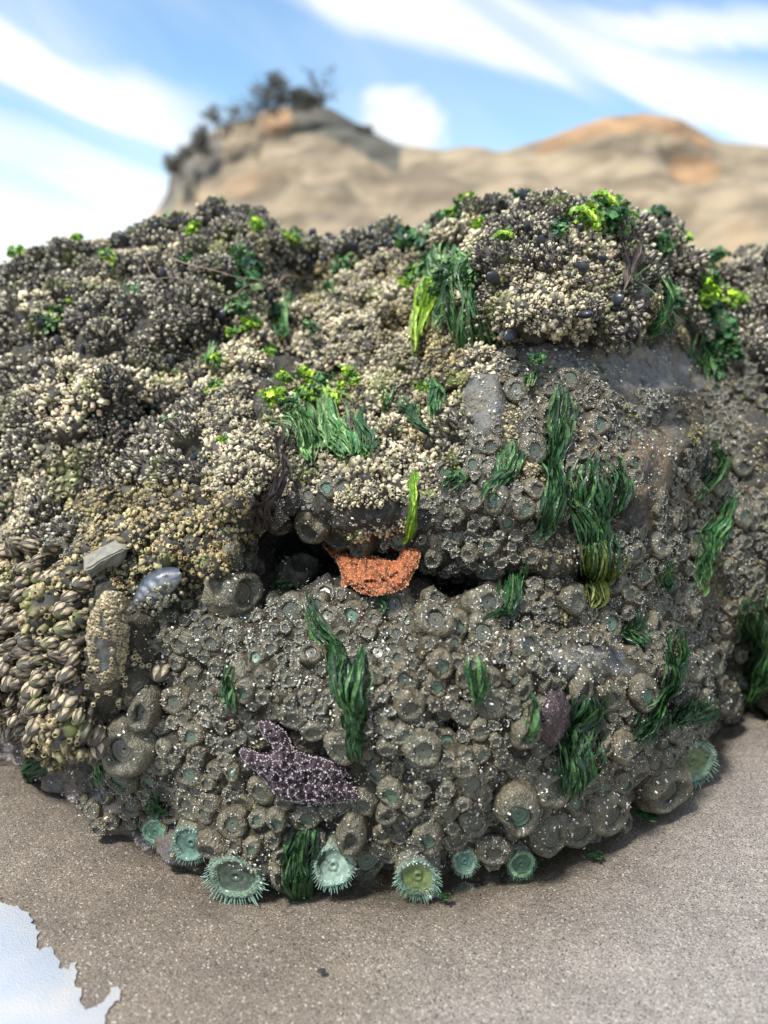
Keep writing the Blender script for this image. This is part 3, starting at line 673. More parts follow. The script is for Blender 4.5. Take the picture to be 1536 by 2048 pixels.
# mussels and the odd stones
def mussel_mesh(seed, base=(.016, .019, .028), pale=.25):
    n, m = 15, 16; r_ = np.random.default_rng(seed); V = []; C = []
    for i in range(n):
        s_ = i/(n-1); w_ = .5*math.sin(math.pi*min(1, s_**.75*.97+.02))**.7*(.35+.75*s_)*.95+.01
        for j in range(m):
            a = j/m*2*math.pi; ex = abs(math.cos(a))**.8*(1 if math.cos(a) > 0 else -1)
            V.append((w_*ex+.12*math.sin(s_*2.6), w_*.62*math.sin(a), s_))
            g = .5+.5*math.sin(s_*34+r_.uniform(-.4, .4)); k = min(1, pale*max(0, 1-abs(math.sin(a)-.9)*1.6)*(.5+.5*math.sin(s_*46+a*4))*r_.uniform(.2, 1)*1.3)
            C.append(np.array(base)*(1+.5*g)*(1-k)+np.array([.5, .52, .55])*k*.8)
    V = np.array(V); return V, grid_tris(n, m, True), np.array(C)
MU = []
for s_ in range(3):
    S = Soup(); S.add(*mussel_mesh(s_, pale=.08)); MU.append(S.mesh('mussel', [M_mussel]))
V, T, C = mussel_mesh(11, (.035, .042, .06), 1.5); V[:, 0] *= .62; V += .012*vnoise(V, 9, 4)[:, None]; S = Soup(); S.add(V, T, C)
P, N = surf(340, 1145); P = P+N*.022+np.array([0, -.02, 0])
bm_dir = at_y(np.array(385.), np.array(1112.), P[1]-.0)-at_y(np.array(285.), np.array(1185.), P[1]+.01); Lm = np.linalg.norm(bm_dir); zd = bm_dir/Lm
yv = N-zd*(N@zd); yv /= np.linalg.norm(yv); Rm = np.stack([np.cross(yv, zd), yv, zd], 1); P0 = P-zd*Lm*.5
bigm = obj('mussel', S.mesh('big_mussel', [M_mussel]), None, 'large blue-black mussel with chalky white streaks wedged under golden barnacles', 'mussel', mw=xf(P0, Rm, Lm))
S = Soup(); r_ = np.random.default_rng(3); n = 46
tq = r_.uniform(.1, .9, n); Pq = np.stack([r_.uniform(-.18, .22, n), .24+0*tq, tq], 1); scatter(S, AC[0], Pq, frames(np.tile([0, 1., .0], (n, 1))+r_.normal(0, .3, (n, 3))), r_.uniform(.02, .04, n), r_.uniform(.6, 1.1, (n, 1))*np.array([.9, .9, .75]))
obj('barnacles', S.mesh('barnacles_on_mussel', [M_shell]), bigm)
# upright crusted mussel
P, N = surf(248, 1285); P = P+N*.02
zd = at_y(np.array(255.), np.array(1185.), P[1])-at_y(np.array(238.), np.array(1385.), P[1]-.01); Lm = np.linalg.norm(zd); zd /= Lm; N = np.array([.15, -.95, .1])
yv = N-zd*(N@zd); yv /= np.linalg.norm(yv); Rm = np.stack([np.cross(yv, zd), yv, zd], 1)
S = Soup(); V, T, C = mussel_mesh(21, (.07, .065, .06), .4); V[:, 0] = (V[:, 0]-.1)*.48; V[:, 1] *= .7; S.add(V, T, C)
upm = obj('mussel', S.mesh('upright_mussel', [M_mussel]), None, 'upright mussel crusted with tan barnacles, white scar in its middle, lower left', 'mussel', mw=xf(P-zd*Lm*.5, Rm, Lm))
S = Soup(); n = 420; a = r_.uniform(.0, math.pi, n); tq = r_.uniform(.05, .97, n); keep = ~((np.abs(tq-.40) < .17) & (np.abs(a-1.5) < .40)); a = a[keep]; tq = tq[keep]; n = len(a)
w_ = .5*np.sin(math.pi*np.minimum(1, tq**.75*.97+.02))**.7*(.35+.75*tq)*.95
Pq = np.stack([(w_*np.cos(a)+.12*np.sin(tq*2.6)-.1)*.48, w_*.43*np.sin(a), tq], 1); Dq = np.stack([np.cos(a)*.6, np.sin(a), 0*a], 1)+r_.normal(0, .2, (n, 3))
scatter(S, AC[1], Pq, frames(Dq), r_.uniform(.020, .034, n), r_.uniform(.5, 1.15, (n, 1))*np.array([.95, .83, .62])); obj('barnacles', S.mesh('barnacles_on_mussel', [M_shell]), upm, kind='stuff')
# pale broken stone
import bmesh
bm = bmesh.new(); bmesh.ops.create_cube(bm, size=1)
for v_ in bm.verts: v_.co = Vector((v_.co.x*.062*(1.15 if v_.co.z > 0 else .95), v_.co.y*.03, v_.co.z*.030+.012*v_.co.x*2))
bmesh.ops.subdivide_edges(bm, edges=bm.edges, cuts=5, use_grid_fill=True); bmesh.ops.bevel(bm, geom=[e for e in bm.edges if e.calc_face_angle(0) > .5], offset=.0025, segments=2, affect='EDGES')
bm.verts.ensure_lookup_table(); arr = np.array([v_.co for v_ in bm.verts]); arr += .0060*fbm(arr, 60, 4, 5)[:, None]*np.array([1, 1, 1])
for v_, q in zip(bm.verts, arr): v_.co = q
me = bpy.data.meshes.new('stone'); bm.to_mesh(me); bm.free(); ca = me.color_attributes.new('col', 'FLOAT_COLOR', 'POINT')
for dd_ in ca.data: dd_.color = (.24, .23, .19, 1)
me.materials.append(M_stone)
P, N = surf(214, 1112); P = P+np.array([0, .012, 0]); obj('stone', me, None, 'pale flat-faced broken stone lodged beneath the golden barnacles at left', 'stone', mw=xf(P+np.array([0, -.03, .0]), frames(np.array([[.25, -.3, 1.0]]))[0], .85))
for k in range(1): pass

# fill the rest of the anemone ground
cand = RNG.uniform([0, 640], [1536, 1760], (26000, 2)); zc = zone(cand[:, 0], cand[:, 1]); iu, iv = pix_uv(cand[:, 0], cand[:, 1])
STAR1 = [(640, 1083), (668, 1090), (700, 1108), (745, 1108), (775, 1120), (794, 1121), (801, 1097), (824, 1086), (842, 1100), (838, 1128), (822, 1152), (816, 1172), (785, 1186), (745, 1191), (715, 1184), (698, 1168), (690, 1178), (682, 1172), (685, 1150), (672, 1120), (655, 1103)]
STAR2 = [(516, 1440), (535, 1438), (560, 1447), (580, 1468), (587, 1492), (612, 1506), (650, 1512), (690, 1528), (697, 1545), (682, 1552), (705, 1564), (724, 1588), (704, 1597), (650, 1606), (598, 1604), (562, 1594), (540, 1572), (524, 1550), (500, 1530), (478, 1503), (484, 1490), (505, 1498), (535, 1508), (552, 1502), (540, 1476), (518, 1456)]
WEED = [   # path, half width px, fronds, colour set, name/label
 ([(985, 520), (975, 600), (988, 670), (990, 735)], 26, 34, 'mid', 'long green seaweed tail with pale tip hanging from the upper right lump'),
 ([(950, 545), (905, 600), (875, 660), (852, 722)], 16, 22, 'lime', 'bright lime seaweed strip curling down to a thin point'),
 ([(935, 590), (915, 640), (905, 700)], 14, 14, 'mid', 'short green seaweed strip between two longer hanging ones'),
 ([(930, 520), (940, 560), (930, 610)], 46, 46, 'mid', 'wide translucent green seaweed sheet above the lime strip'),
 ([(1108, 800), (1112, 880), (1100, 970), (1090, 1030), (1078, 1085)], 24, 60, 'dark', 'dark seaweed strand hanging left of the yellow-tipped one'),
 ([(1170, 925), (1182, 1010), (1192, 1080), (1185, 1150), (1168, 1218)], 30, 80, 'tip', 'long dark seaweed strand ending in a yellow tip'),
 ([(1028, 900), (1012, 955), (982, 1010)], 20, 26, 'dark', 'short slanting seaweed strand left of the long dark ones'),
 ([(1058, 1110), (1030, 1180), (1000, 1230), (965, 1255)], 18, 30, 'dark', 'seaweed strand crossing the crevice slantwise to the left'),
 ([(1418, 880), (1412, 940), (1390, 1000)], 17, 26, 'dark', 'upper right seaweed strand above the long draped one'),
 ([(1458, 985), (1440, 1060), (1408, 1130), (1390, 1195)], 22, 42, 'mid', 'long draped green seaweed near the right edge'),
 ([(1348, 1250), (1310, 1330), (1270, 1400), (1248, 1480)], 27, 60, 'dark', 'slanting green seaweed band low on the right'),
 ([(1168, 1352), (1160, 1420), (1140, 1490), (1118, 1585)], 34, 76, 'dark', 'broad seaweed clump low on the boulder right of the maroon sponge'),
 ([(618, 1205), (650, 1270), (690, 1350), (702, 1430), (704, 1545)], 17, 52, 'dark', 'left branch of the forked seaweed running down to the purple sea star'),
 ([(735, 1290), (722, 1370), (708, 1450), (706, 1520)], 15, 36, 'dark', 'right branch of the forked seaweed joining the left one'),
 ([(482, 1325), (470, 1375), (468, 1418)], 12, 16, 'dark', 'small hanging seaweed tuft left of the forked seaweed'),
 ([(1265, 1215), (1262, 1255), (1268, 1300)], 18, 20, 'dark', 'small seaweed tuft right of the pale ringed anemone'),
 ([(1375, 1388), (1355, 1415), (1340, 1445)], 38, 44, 'dark', 'dark seaweed cap draped over the cup-shaped green anemone'),
 ([(935, 1325), (948, 1360), (950, 1400)], 14, 16, 'dark', 'little green seaweed tuft below the crevice, left of the tiny green anemone'),
 ([(1035, 1370), (1042, 1415), (1038, 1460)], 9, 12, 'dark', 'thin seaweed wisp left of the maroon sponge'),
 ([(620, 1640), (602, 1690), (596, 1755)], 32, 50, 'dark', 'dark wet seaweed bunch at the foot beside the pale mint anemone'),
 ([(560, 790), (575, 850), (600, 900), (620, 950)], 34, 46, 'pale', 'left half of the pale green seaweed curtain over the brow'),
 ([(650, 790), (665, 850), (690, 900), (690, 950)], 40, 52, 'pale', 'right half of the pale green seaweed curtain over the brow'),
 ([(730, 850), (740, 900), (742, 945)], 20, 20, 'mid', 'green seaweed strip at the right end of the pale curtain'),
 ([(808, 830), (845, 870), (880, 890)], 22, 28, 'dark', 'dark green seaweed patch on tan barnacles right of the curtain'),
 ([(908, 785), (908, 820), (905, 862)], 13, 16, 'mid', 'small green seaweed strip beside the dark bare rock patch'),
 ([(830, 955), (824, 1000), (818, 1052)], 8, 8, 'lime', 'narrow yellow-green blade hanging below the brow'),
 ([(1268, 560), (1285, 620), (1305, 695)], 26, 40, 'mid', 'green seaweed tail hanging beside the bare grey rock face'),
 ([(1345, 600), (1390, 660), (1410, 715), (1422, 775)], 36, 76, 'limetop', 'thick seaweed drape with lime top on the right shoulder'),
 ([(572, 615), (566, 650), (558, 695)], 24, 24, 'mid', 'green seaweed patch in the gully above the barnacle ridge'),
 ([(452, 690), (445, 725), (440, 765)], 10, 12, 'mid', 'narrow green seaweed strip left of the barnacle ridge'),
 ([(250, 1480), (246, 1545)], 18, 14, 'mid', 'olive green seaweed tuft below the stacked grey anemones'),
 ([(318, 1570), (318, 1625)], 20, 16, 'dark', 'green seaweed tuft above the leftmost bottom anemone'),
 ([(170, 1475), (110, 1515), (50, 1545)], 34, 80, 'dark', 'dark soaked seaweed lying at the left waterline'),
 ([(1515, 1190), (1520, 1300), (1530, 1420)], 34, 60, 'dark', 'dark seaweed mass hanging at the right frame edge'),
 ([(915, 940), (925, 975), (915, 1000)], 22, 16, 'dark', 'small dark seaweed patch at the right end of the brow'),
 ([(760, 1200), (770, 1235)], 14, 12, 'dark', 'small seaweed tuft directly under the orange sea star'),
 ([(1070, 760), (1060, 800)], 14, 10, 'mid', 'olive seaweed tuft above the dark hanging strand'),
 ([(1195, 930), (1225, 980), (1222, 1030)], 14, 18, 'dark', 'side strand right of the top of the yellow-tipped seaweed'),
 ([(780, 800), (772, 850)], 13, 12, 'mid', 'short green seaweed strip in the middle of the tan barnacles'),
 ([(395, 865), (388, 900)], 9, 8, 'mid', 'tiny green seaweed wisp right of the lone grey ring anemone'),
 ([(1315, 1110), (1310, 1180)], 14, 16, 'dark', 'dark seaweed strip left of the small pink-rimmed anemone'),
 ([(850, 1690), (905, 1795)], 0, 0, '', ''),
]
wl = [(np.array(w_[0], float), w_[1]) for w_ in WEED if w_[2]]
def near_weed(px, py):
    for Q, hw in wl:
        if (np.hypot(Q[:, 0]-px, Q[:, 1]-py) < hw*.6).any(): return True
    return False
spots = []
rad_w = {}
for (px, py), z_, a_, b_ in zip(cand, zc, iu, iv):
    if z_ != 'a' or b_ < NB+3: continue
    if inpoly([px], [py], STAR1)[0] or inpoly([px], [py], STAR2)[0]: continue
    if polydist(px, py, STAR1) < 14 or polydist(px, py, STAR2) < 14: continue
    if 205 < px < 300 and 1170 < py < 1400: continue
    if px < 200 and py > 1430: continue
    if px > 1000 and py < 1250 and vnoise(np.array([px, py, 3.0]), 1/85., 5) > .30: continue
    P, N = surf_uv(a_, b_)
    if N[1] > -.1: continue
    big = 1.0 if py < 1500 else 1.25
    r = random.choice([.009, .010, .012, .014, .016, .019, .024])*big*(.8 if py < 1180 else 1)
    if DA.ok(P, r*.78): spots.append((px, py, r, P))
spots.sort(key=lambda s_: -s_[2]/project(s_[3])[2]); print('anemones', len(spots)); more_an = spots[245:]; spots = spots[:245]
S = Soup(); S2 = Soup()
for v_ in range(5):
    L = more_an[v_::5]
    if not L: continue
    V, T, C = anemone_body(v_, .75, .4, 20); Vd, Td, Cd = anemone_disc(v_, .75, .4, 20)
    P = np.array([q[3] for q in L]); N = surf(np.array([q[0] for q in L]), np.array([q[1] for q in L]))[1]*np.array([1, 1, .5])+np.array([0, -.35, .05]); Rr = frames(N, tw=RNG.uniform(-.5, .5, len(L))); rr = np.array([q[2] for q in L]); P = P+Rr[:, :, 2]*RNG.uniform(-.1, .2, (len(L), 1))*rr[:, None]
    tn = RNG.uniform(.7, 1.2, (len(L), 1))*np.ones(3); z1 = np.zeros(len(T), int)
    scatter(S, (V, T, C, z1), P, Rr, rr, tn); scatter(S, (Vd, Td, Cd, np.ones(len(Td), int)), P, Rr, rr, tn)
    for k in range(4): m = len(L)*6; ii = RNG.integers(0, len(L), m); jj = RNG.integers(0, 5*20, m)+60; pp = np.einsum('nij,nj->ni', Rr[ii], V[jj])*rr[ii][:, None]+P[ii]; scatter(S, (CH[k][0], CH[k][1], CH[k][2], CH[k][3]+2), pp, frames(N[ii]+RNG.normal(0, .4, (m, 3))), RNG.uniform(.0006, .0018, m), RNG.uniform(.6, 1.1, (m, 1))*np.ones(3))
if more_an: obj('small_anemones', S.mesh('small_anemones', [M_anem, M_disc, M_chip]), None, 'the smallest closed anemones carpeting the boulder between the larger ones', 'anemones', kind='stuff')
names = describe([(s_[0], s_[1]) for s_ in spots], [('small' if s_[2] < .013 else 'mid-sized' if s_[2] < .020 else 'large')+' closed brown anemone' for s_ in spots])
for (px, py, r, P), nm in zip(spots, names):
    d = project(P)[2]; place_anemone(px, py, r*F/d, random.randrange(10), nm, tilt=random.uniform(-.1, .3), twist=random.uniform(-.5, .5), flat=random.uniform(.6, 1.05))

# ------------------------------------------------------------------ barnacle clumps
nr_cand = 60000
ci = RNG.uniform([0, NB+4], [NU-1, NB+NVv+30], (nr_cand, 2)); Pc, Nc = surf_uv(ci[:, 0], ci[:, 1]); cpx, cpy, cd = project(Pc)
back_ = ci[:, 1] > NB+NVv-1
zz_ = zone(cpx, cpy); zz_[back_] = 'g'; DB = Darts(.05); DB.mx = .045; cl_list = []
ln = vnoise(Pc, 9, 4); ln2 = vnoise(Pc, 16, 8); gap = vnoise(Pc, 13, 12)+.5*vnoise(Pc, 27, 13)
for i in range(nr_cand):
    z_ = zz_[i]
    if z_ in 'bn': continue
    px, py = cpx[i], cpy[i]
    if z_ == 'a':      # scattered tan crusts among the anemones
        inr = (px > 980 and py < 1330 and ln[i] > .42) or (960 < px < 1150 and py < 900) or (380 < px < 560 and 1190 < py < 1300 and ln[i] > -.2) or (px < 480 and 1530 < py < 1630 and ln[i] > .3)
        if not inr or px < 215: continue
        if px > 1600 and ln[i] < 0: continue
        kind = 'gold'; r = .010
        if not DA.ok(Pc[i], r, False): continue
    elif z_ == 'o': kind = 'gold'; r = .018+.004*ln2[i]
    elif z_ == 't': kind = ('acorn' if ln2[i] < .4 else 'gold') if not (px > 960 and py < 670 and ln[i]+ln2[i] > -.2) else 'goose'; r = .017+.006*RNG.uniform(-1, 1)
    else:
        kind = 'goose' if ln[i]+.4*RNG.uniform(-1, 1) < .42 else 'acorn'; r = .021+.007*RNG.uniform(-1, 1)
        if px < 0 or px > 1536: r *= 1.3
    if z_ != 'a' and not DA.ok(Pc[i], r*.6, False): continue
    if z_ == 'g' and gap[i] < -.16 and RNG.random() < .85: continue
    if DB.ok(Pc[i], r*.86): cl_list.append((px, py, cd[i], kind, r, i, z_))
def vis(c_): return -20 < c_[0] < 1556 and 330 < c_[1] < 1800 and Nc[c_[5]] @ (np.array([0, 0, H])-Pc[c_[5]]) > 0 and not back_[c_[5]]
cl_list.sort(key=lambda c_: -(c_[4]/c_[2]) if vis(c_) else 1)
quota = {'goose': 300, 'acorn': 290, 'gold': 290}; cnt = {'goose': 0, 'acorn': 0, 'gold': 0}
ind = []; rest = []
for c_ in cl_list:
    if vis(c_) and cnt[c_[3]] < quota[c_[3]]: cnt[c_[3]] += 1; ind.append(c_)
    else: rest.append(c_)
print('clumps', len(cl_list), cnt, 'rest', len(rest))
NM = {'goose': 'grey gooseneck barnacle clump', 'acorn': 'tan acorn barnacle clump', 'gold': 'golden barnacle crust'}
ON = {'goose': 'gooseneck_barnacle_clump', 'acorn': 'acorn_barnacle_clump', 'gold': 'barnacle_crust'}
GN = {'goose': 'grey gooseneck barnacle clumps on the upper boulder', 'acorn': 'tan acorn barnacle clumps on the ridge', 'gold': 'golden brown barnacle crusts'}
nms = describe([(c_[0], c_[1]) for c_ in ind], [NM[c_[3]] for c_ in ind])
def clump_pose(c_):
    i = c_[5]; P = Pc[i]; N = Nc[i].copy(); N += np.array([0, -.15, .25]); N /= np.linalg.norm(N)
    s_ = c_[4]/.027*1.12; hz = RNG.uniform(1.0, 1.5) if c_[3] == 'goose' else (RNG.uniform(.7, 1.2) if c_[6] != 'a' else .6)
    return P, N, np.array([s_, s_, s_*hz])
for c_, nm in zip(ind, nms):
    P, N, s_ = clump_pose(c_); R = frames(N[None], tw=np.array([random.uniform(0, 6)]))[0]
    obj(ON[c_[3]], random.choice(CL[c_[3]]), None, nm, 'barnacle clump', GN[c_[3]], mw=xf(P, R, s_))
S = Soup()
for k in ('goose', 'acorn', 'gold'):
    for v_ in range(3):
        L = [c_ for j, c_ in enumerate(rest) if c_[3] == k and j % 3 == v_]
        if not L: continue
        q = [clump_pose(c_) for c_ in L]; P = np.array([a for a, b_, c_ in q]); N = np.array([b_ for a, b_, c_ in q]); s_ = np.array([c_ for a, b_, c_ in q])
        scatter(S, CLL[k][v_], P, frames(N, tw=RNG.uniform(0, 6, len(L))), s_, RNG.uniform(.75, 1.1, (len(L), 1))*np.ones(3))
obj('barnacle_cover', S.mesh('barnacle_cover', [M_shell]), None, 'small far barnacles crusting the rest of the boulder', 'barnacles', kind='stuff')

# single barnacles filling between the clumps and peppering the bare faces
S = Soup(); n = 100000; ci2 = RNG.uniform([0, NB+2], [NU-1, NB+NVv+20], (n, 2)); P, N = surf_uv(ci2[:, 0], ci2[:, 1]); qx, qy, qd = project(P); zq = zone(qx, qy); zq[(zq == 'a') & (qx > 990) & (qy < 1330)] = 'A'
pn = vnoise(P, 28, 6)
for zk, keep, sz, colr in [('g', .07, (.0025, .005), (.75, .72, .64)), ('t', .5, (.0025, .0055), (.95, .9, .76)), ('o', .9, (.003, .005), (.8, .64, .36)), ('a', .16, (.0014, .0034), (.7, .62, .46)), ('A', .9, (.0014, .0046), (.50, .44, .34)), ('b', .30, (.0012, .0034), (.95, 1, 1)), ('n', .3, (.003, .005), (.9, .82, .6))]:
    q = (zq == zk) & (RNG.random(n) < keep) & ((pn > -.1) | (zk not in 'abA')) & (qx > -250) & (qx < 1800)
    for k in range(3):
        qq = q & (np.arange(n) % 3 == k); m = qq.sum()
        Dn = N[qq]+np.array([0, -.1, .2])+RNG.normal(0, .35 if zk not in 'b' else .08, (m, 3))
        s3 = RNG.uniform(*sz, m)[:, None]*np.array([1, 1, 1.0 if zk not in 'baA' else .5])
        scatter(S, ACL[k], P[qq], frames(Dn), s3, RNG.uniform(.45, 1.2, (m, 1))*np.array(colr))
obj('small_barnacles', S.mesh('small_barnacles', [M_shell]), None, 'countless tiny barnacles peppering the boulder between the larger growths', 'barnacles', kind='stuff')

# shell grit over the anemone ground
S = Soup(); n = 20000; g = RNG.uniform([0, 700], [1536, 1760], (n, 2)); g = g[np.isin(zone(g[:, 0], g[:, 1]), ['a', 'b'])]
gn = vnoise(np.concatenate([g, np.full((len(g), 1), 2.0)], 1), 1/38., 9); g = g[(gn > -.35) & ((g[:, 1] > 1180) | (gn > .15))]
P, N = surf(g[:, 0], g[:, 1]); ok = P[:, 2] > .004; P = P[ok]; N = N[ok]; n = len(P); print('grit', n)
for k in range(4):
    q = np.arange(n) % 4 == k; m = q.sum(); scatter(S, CH[k], P[q]+N[q]*RNG.uniform(.0, .012, (m, 1)), frames(N[q]+RNG.normal(0, .5, (m, 3)), tw=RNG.uniform(0, 6, m)), RNG.choice([.0008, .0013, .0019, .0028, .0040], m, p=[.34, .28, .22, .12, .04]), RNG.uniform(.5, 1.2, (m, 1))*np.array([1, .98, .93]))
obj('shell_grit', S.mesh('shell_grit', [M_chip]), None, 'white crushed shell grit stuck between the anemones', 'shell grit', kind='stuff')

# ------------------------------------------------------------------ big stalked barnacles on the lower left shoulder
def nail_parts(seed):
    r_ = np.random.default_rng(seed+90); V, T, C, M_ = goose(seed+20); nb_ = 8*7
    stalk = lathe([(.17, -.9), (.2, -.5), (.22, -.1), (.27, .08)], 10); S1 = Soup(); S1.add(*stalk, (.06, .045, .038))
    S2 = Soup(); S2.add(V, T, np.maximum(C, .09)*np.array([.80, .68, .52])); return S2.mesh('gooseneck_shell', [M_shell]), S1.mesh('gooseneck_stalk', [M_kelp])
NP = [nail_parts(s_) for s_ in range(5)]
DN = Darts(.02); DN.mx = .012; nl = []
g = RNG.uniform([-30, 1070], [300, 1440], (12000, 2)); zn = zone(g[:, 0], g[:, 1]); Pn, Nn = surf(g[:, 0], g[:, 1])
for k in range(len(g)):
    if zn[k] != 'n': continue
    if 205 < g[k, 0] < 296 and 1175 < g[k, 1] < 1400: continue
    if DN.ok(Pn[k], .0062): nl.append(k)
    if len(nl) >= 280: break
print('nails', len(nl))
nn = describe([tuple(g[k]) for k in nl], 'stalked gooseneck barnacle')
# ranks by row: the shoulder has its own landmarks, so spell the place out more finely
NLM = [('the shoulder top', 60, 1100), ('the upright mussel', 205, 1290), ('the left frame edge', 0, 1300), ('the shoulder foot', 110, 1425), ('the shoulder middle', 110, 1270), ('the tan crust on the shoulder', 150, 1200)]
sv = LM; LM = NLM
ORD = ORD+['twenty-first', 'twenty-second', 'twenty-third', 'twenty-fourth', 'twenty-fifth', 'twenty-sixth', 'twenty-seventh', 'twenty-eighth', 'twenty-ninth', 'thirtieth']
nn = describe([tuple(g[k]) for k in nl], 'stalked gooseneck barnacle'); LM = sv
for k, nm in zip(nl, nn):
    P, N = Pn[k], Nn[k]; n_ = N*.8+np.array([random.uniform(-.9, .5), -.45, -.4+random.uniform(-.6, .6)]); n_ /= np.linalg.norm(n_); L = random.uniform(.014, .030)
    R = frames(n_[None], tw=np.array([random.uniform(-1.2, 1.2)]))[0]; a, b_ = random.choice(NP)
    o = obj('gooseneck_barnacle', a, None, nm, 'barnacle', 'gooseneck barnacles on the lower left shoulder', mw=xf(P+N*.010, R, (L, L, L))); obj('stalk', b_, o)
r_ = np.random.default_rng(5)
for px, py, rr in [(150, 1240, 1.2), (185, 1395, 1.1), (60, 1180, .8), (130, 1420, 1.0), (235, 1420, .9), (40, 1390, .9), (180, 1170, .9)]:
    P, N = surf(px, py); obj('barnacle_crust', random.choice(CL['gold']), None, describe([(px, py)], 'golden crust on the gooseneck shoulder')[0].replace('nearest ', ''), 'barnacle clump', GN['gold'], mw=xf(P+N*.018, frames((N+np.array([0, -.4, 0]))[None])[0], rr*np.array([1., 1, 1])))
for px, py, rr in [(722, 1038, .55), (765, 1034, .5), (812, 1030, .4), (650, 985, .5), (735, 985, .6), (800, 990, .55), (860, 1000, .5), (905, 965, .5), (690, 1010, .4)]:
    P, N = surf(px, py); obj('acorn_barnacle_clump', random.choice(CL['acorn']), None, describe([(px, py)], 'cream barnacle clump under the brow')[0].replace('nearest ', ''), 'barnacle clump', GN['acorn'], mw=xf(P, frames((N+np.array([0, -.4, 0]))[None])[0], rr*np.array([1., 1, 1])))
# mussels along the crest and in the gully
DM = Darts(.03); DM.mx = .02; ml = []
for _ in range(4000):
    if random.random() < .6: px, py = random.uniform(620, 870), random.uniform(470, 530)
    else: px, py = random.choice([(random.uniform(400, 600), random.uniform(560, 700)), (random.uniform(1000, 1250), random.uniform(420, 640)), (random.uniform(60, 350), random.uniform(500, 760)), (random.uniform(200, 400), random.uniform(780, 960))])
    P, N = surf(px, py)
    if DM.ok(P, .016 if 620 < px < 870 else .03): ml.append((px, py, P, N))
    if len(ml) >= 105: break
for (px, py, P, N), nm in zip(ml, describe([(m_[0], m_[1]) for m_ in ml], 'small blue-black mussel')):
    n_ = N+np.array([random.uniform(-.5, .5), random.uniform(-.4, .2), random.uniform(0, .6)]); n_ /= np.linalg.norm(n_); L = random.uniform(.020, .030)
    obj('mussel', random.choice(MU), None, nm, 'mussel', 'small mussels among the barnacles', mw=xf(P+N*.012, frames(n_[None], tw=np.array([random.uniform(0, 3)]))[0], L))

# maroon sponge
V, T = lathe([(1.05, -.3), (1, .05), (.85, .25), (.55, .36), (.25, .40), (.01, .40)], 40); V[:, 1] *= 1.15; V = V*(1+.25*vnoise(V+9, 3.0, 4)+.12*vnoise(V+2, 9, 5))[:, None]
S = Soup(); S.add(V, T, np.array([.040, .019, .025])*(1+.5*vnoise(V, 8, 1))[:, None]); P, N = surf(1090, 1430); obj('sponge', S.mesh('sponge', [M_anem]), None, 'dark maroon sponge patch left of the broad low seaweed', 'sponge', mw=xf(P+N*.012, frames(N[None])[0], .029))
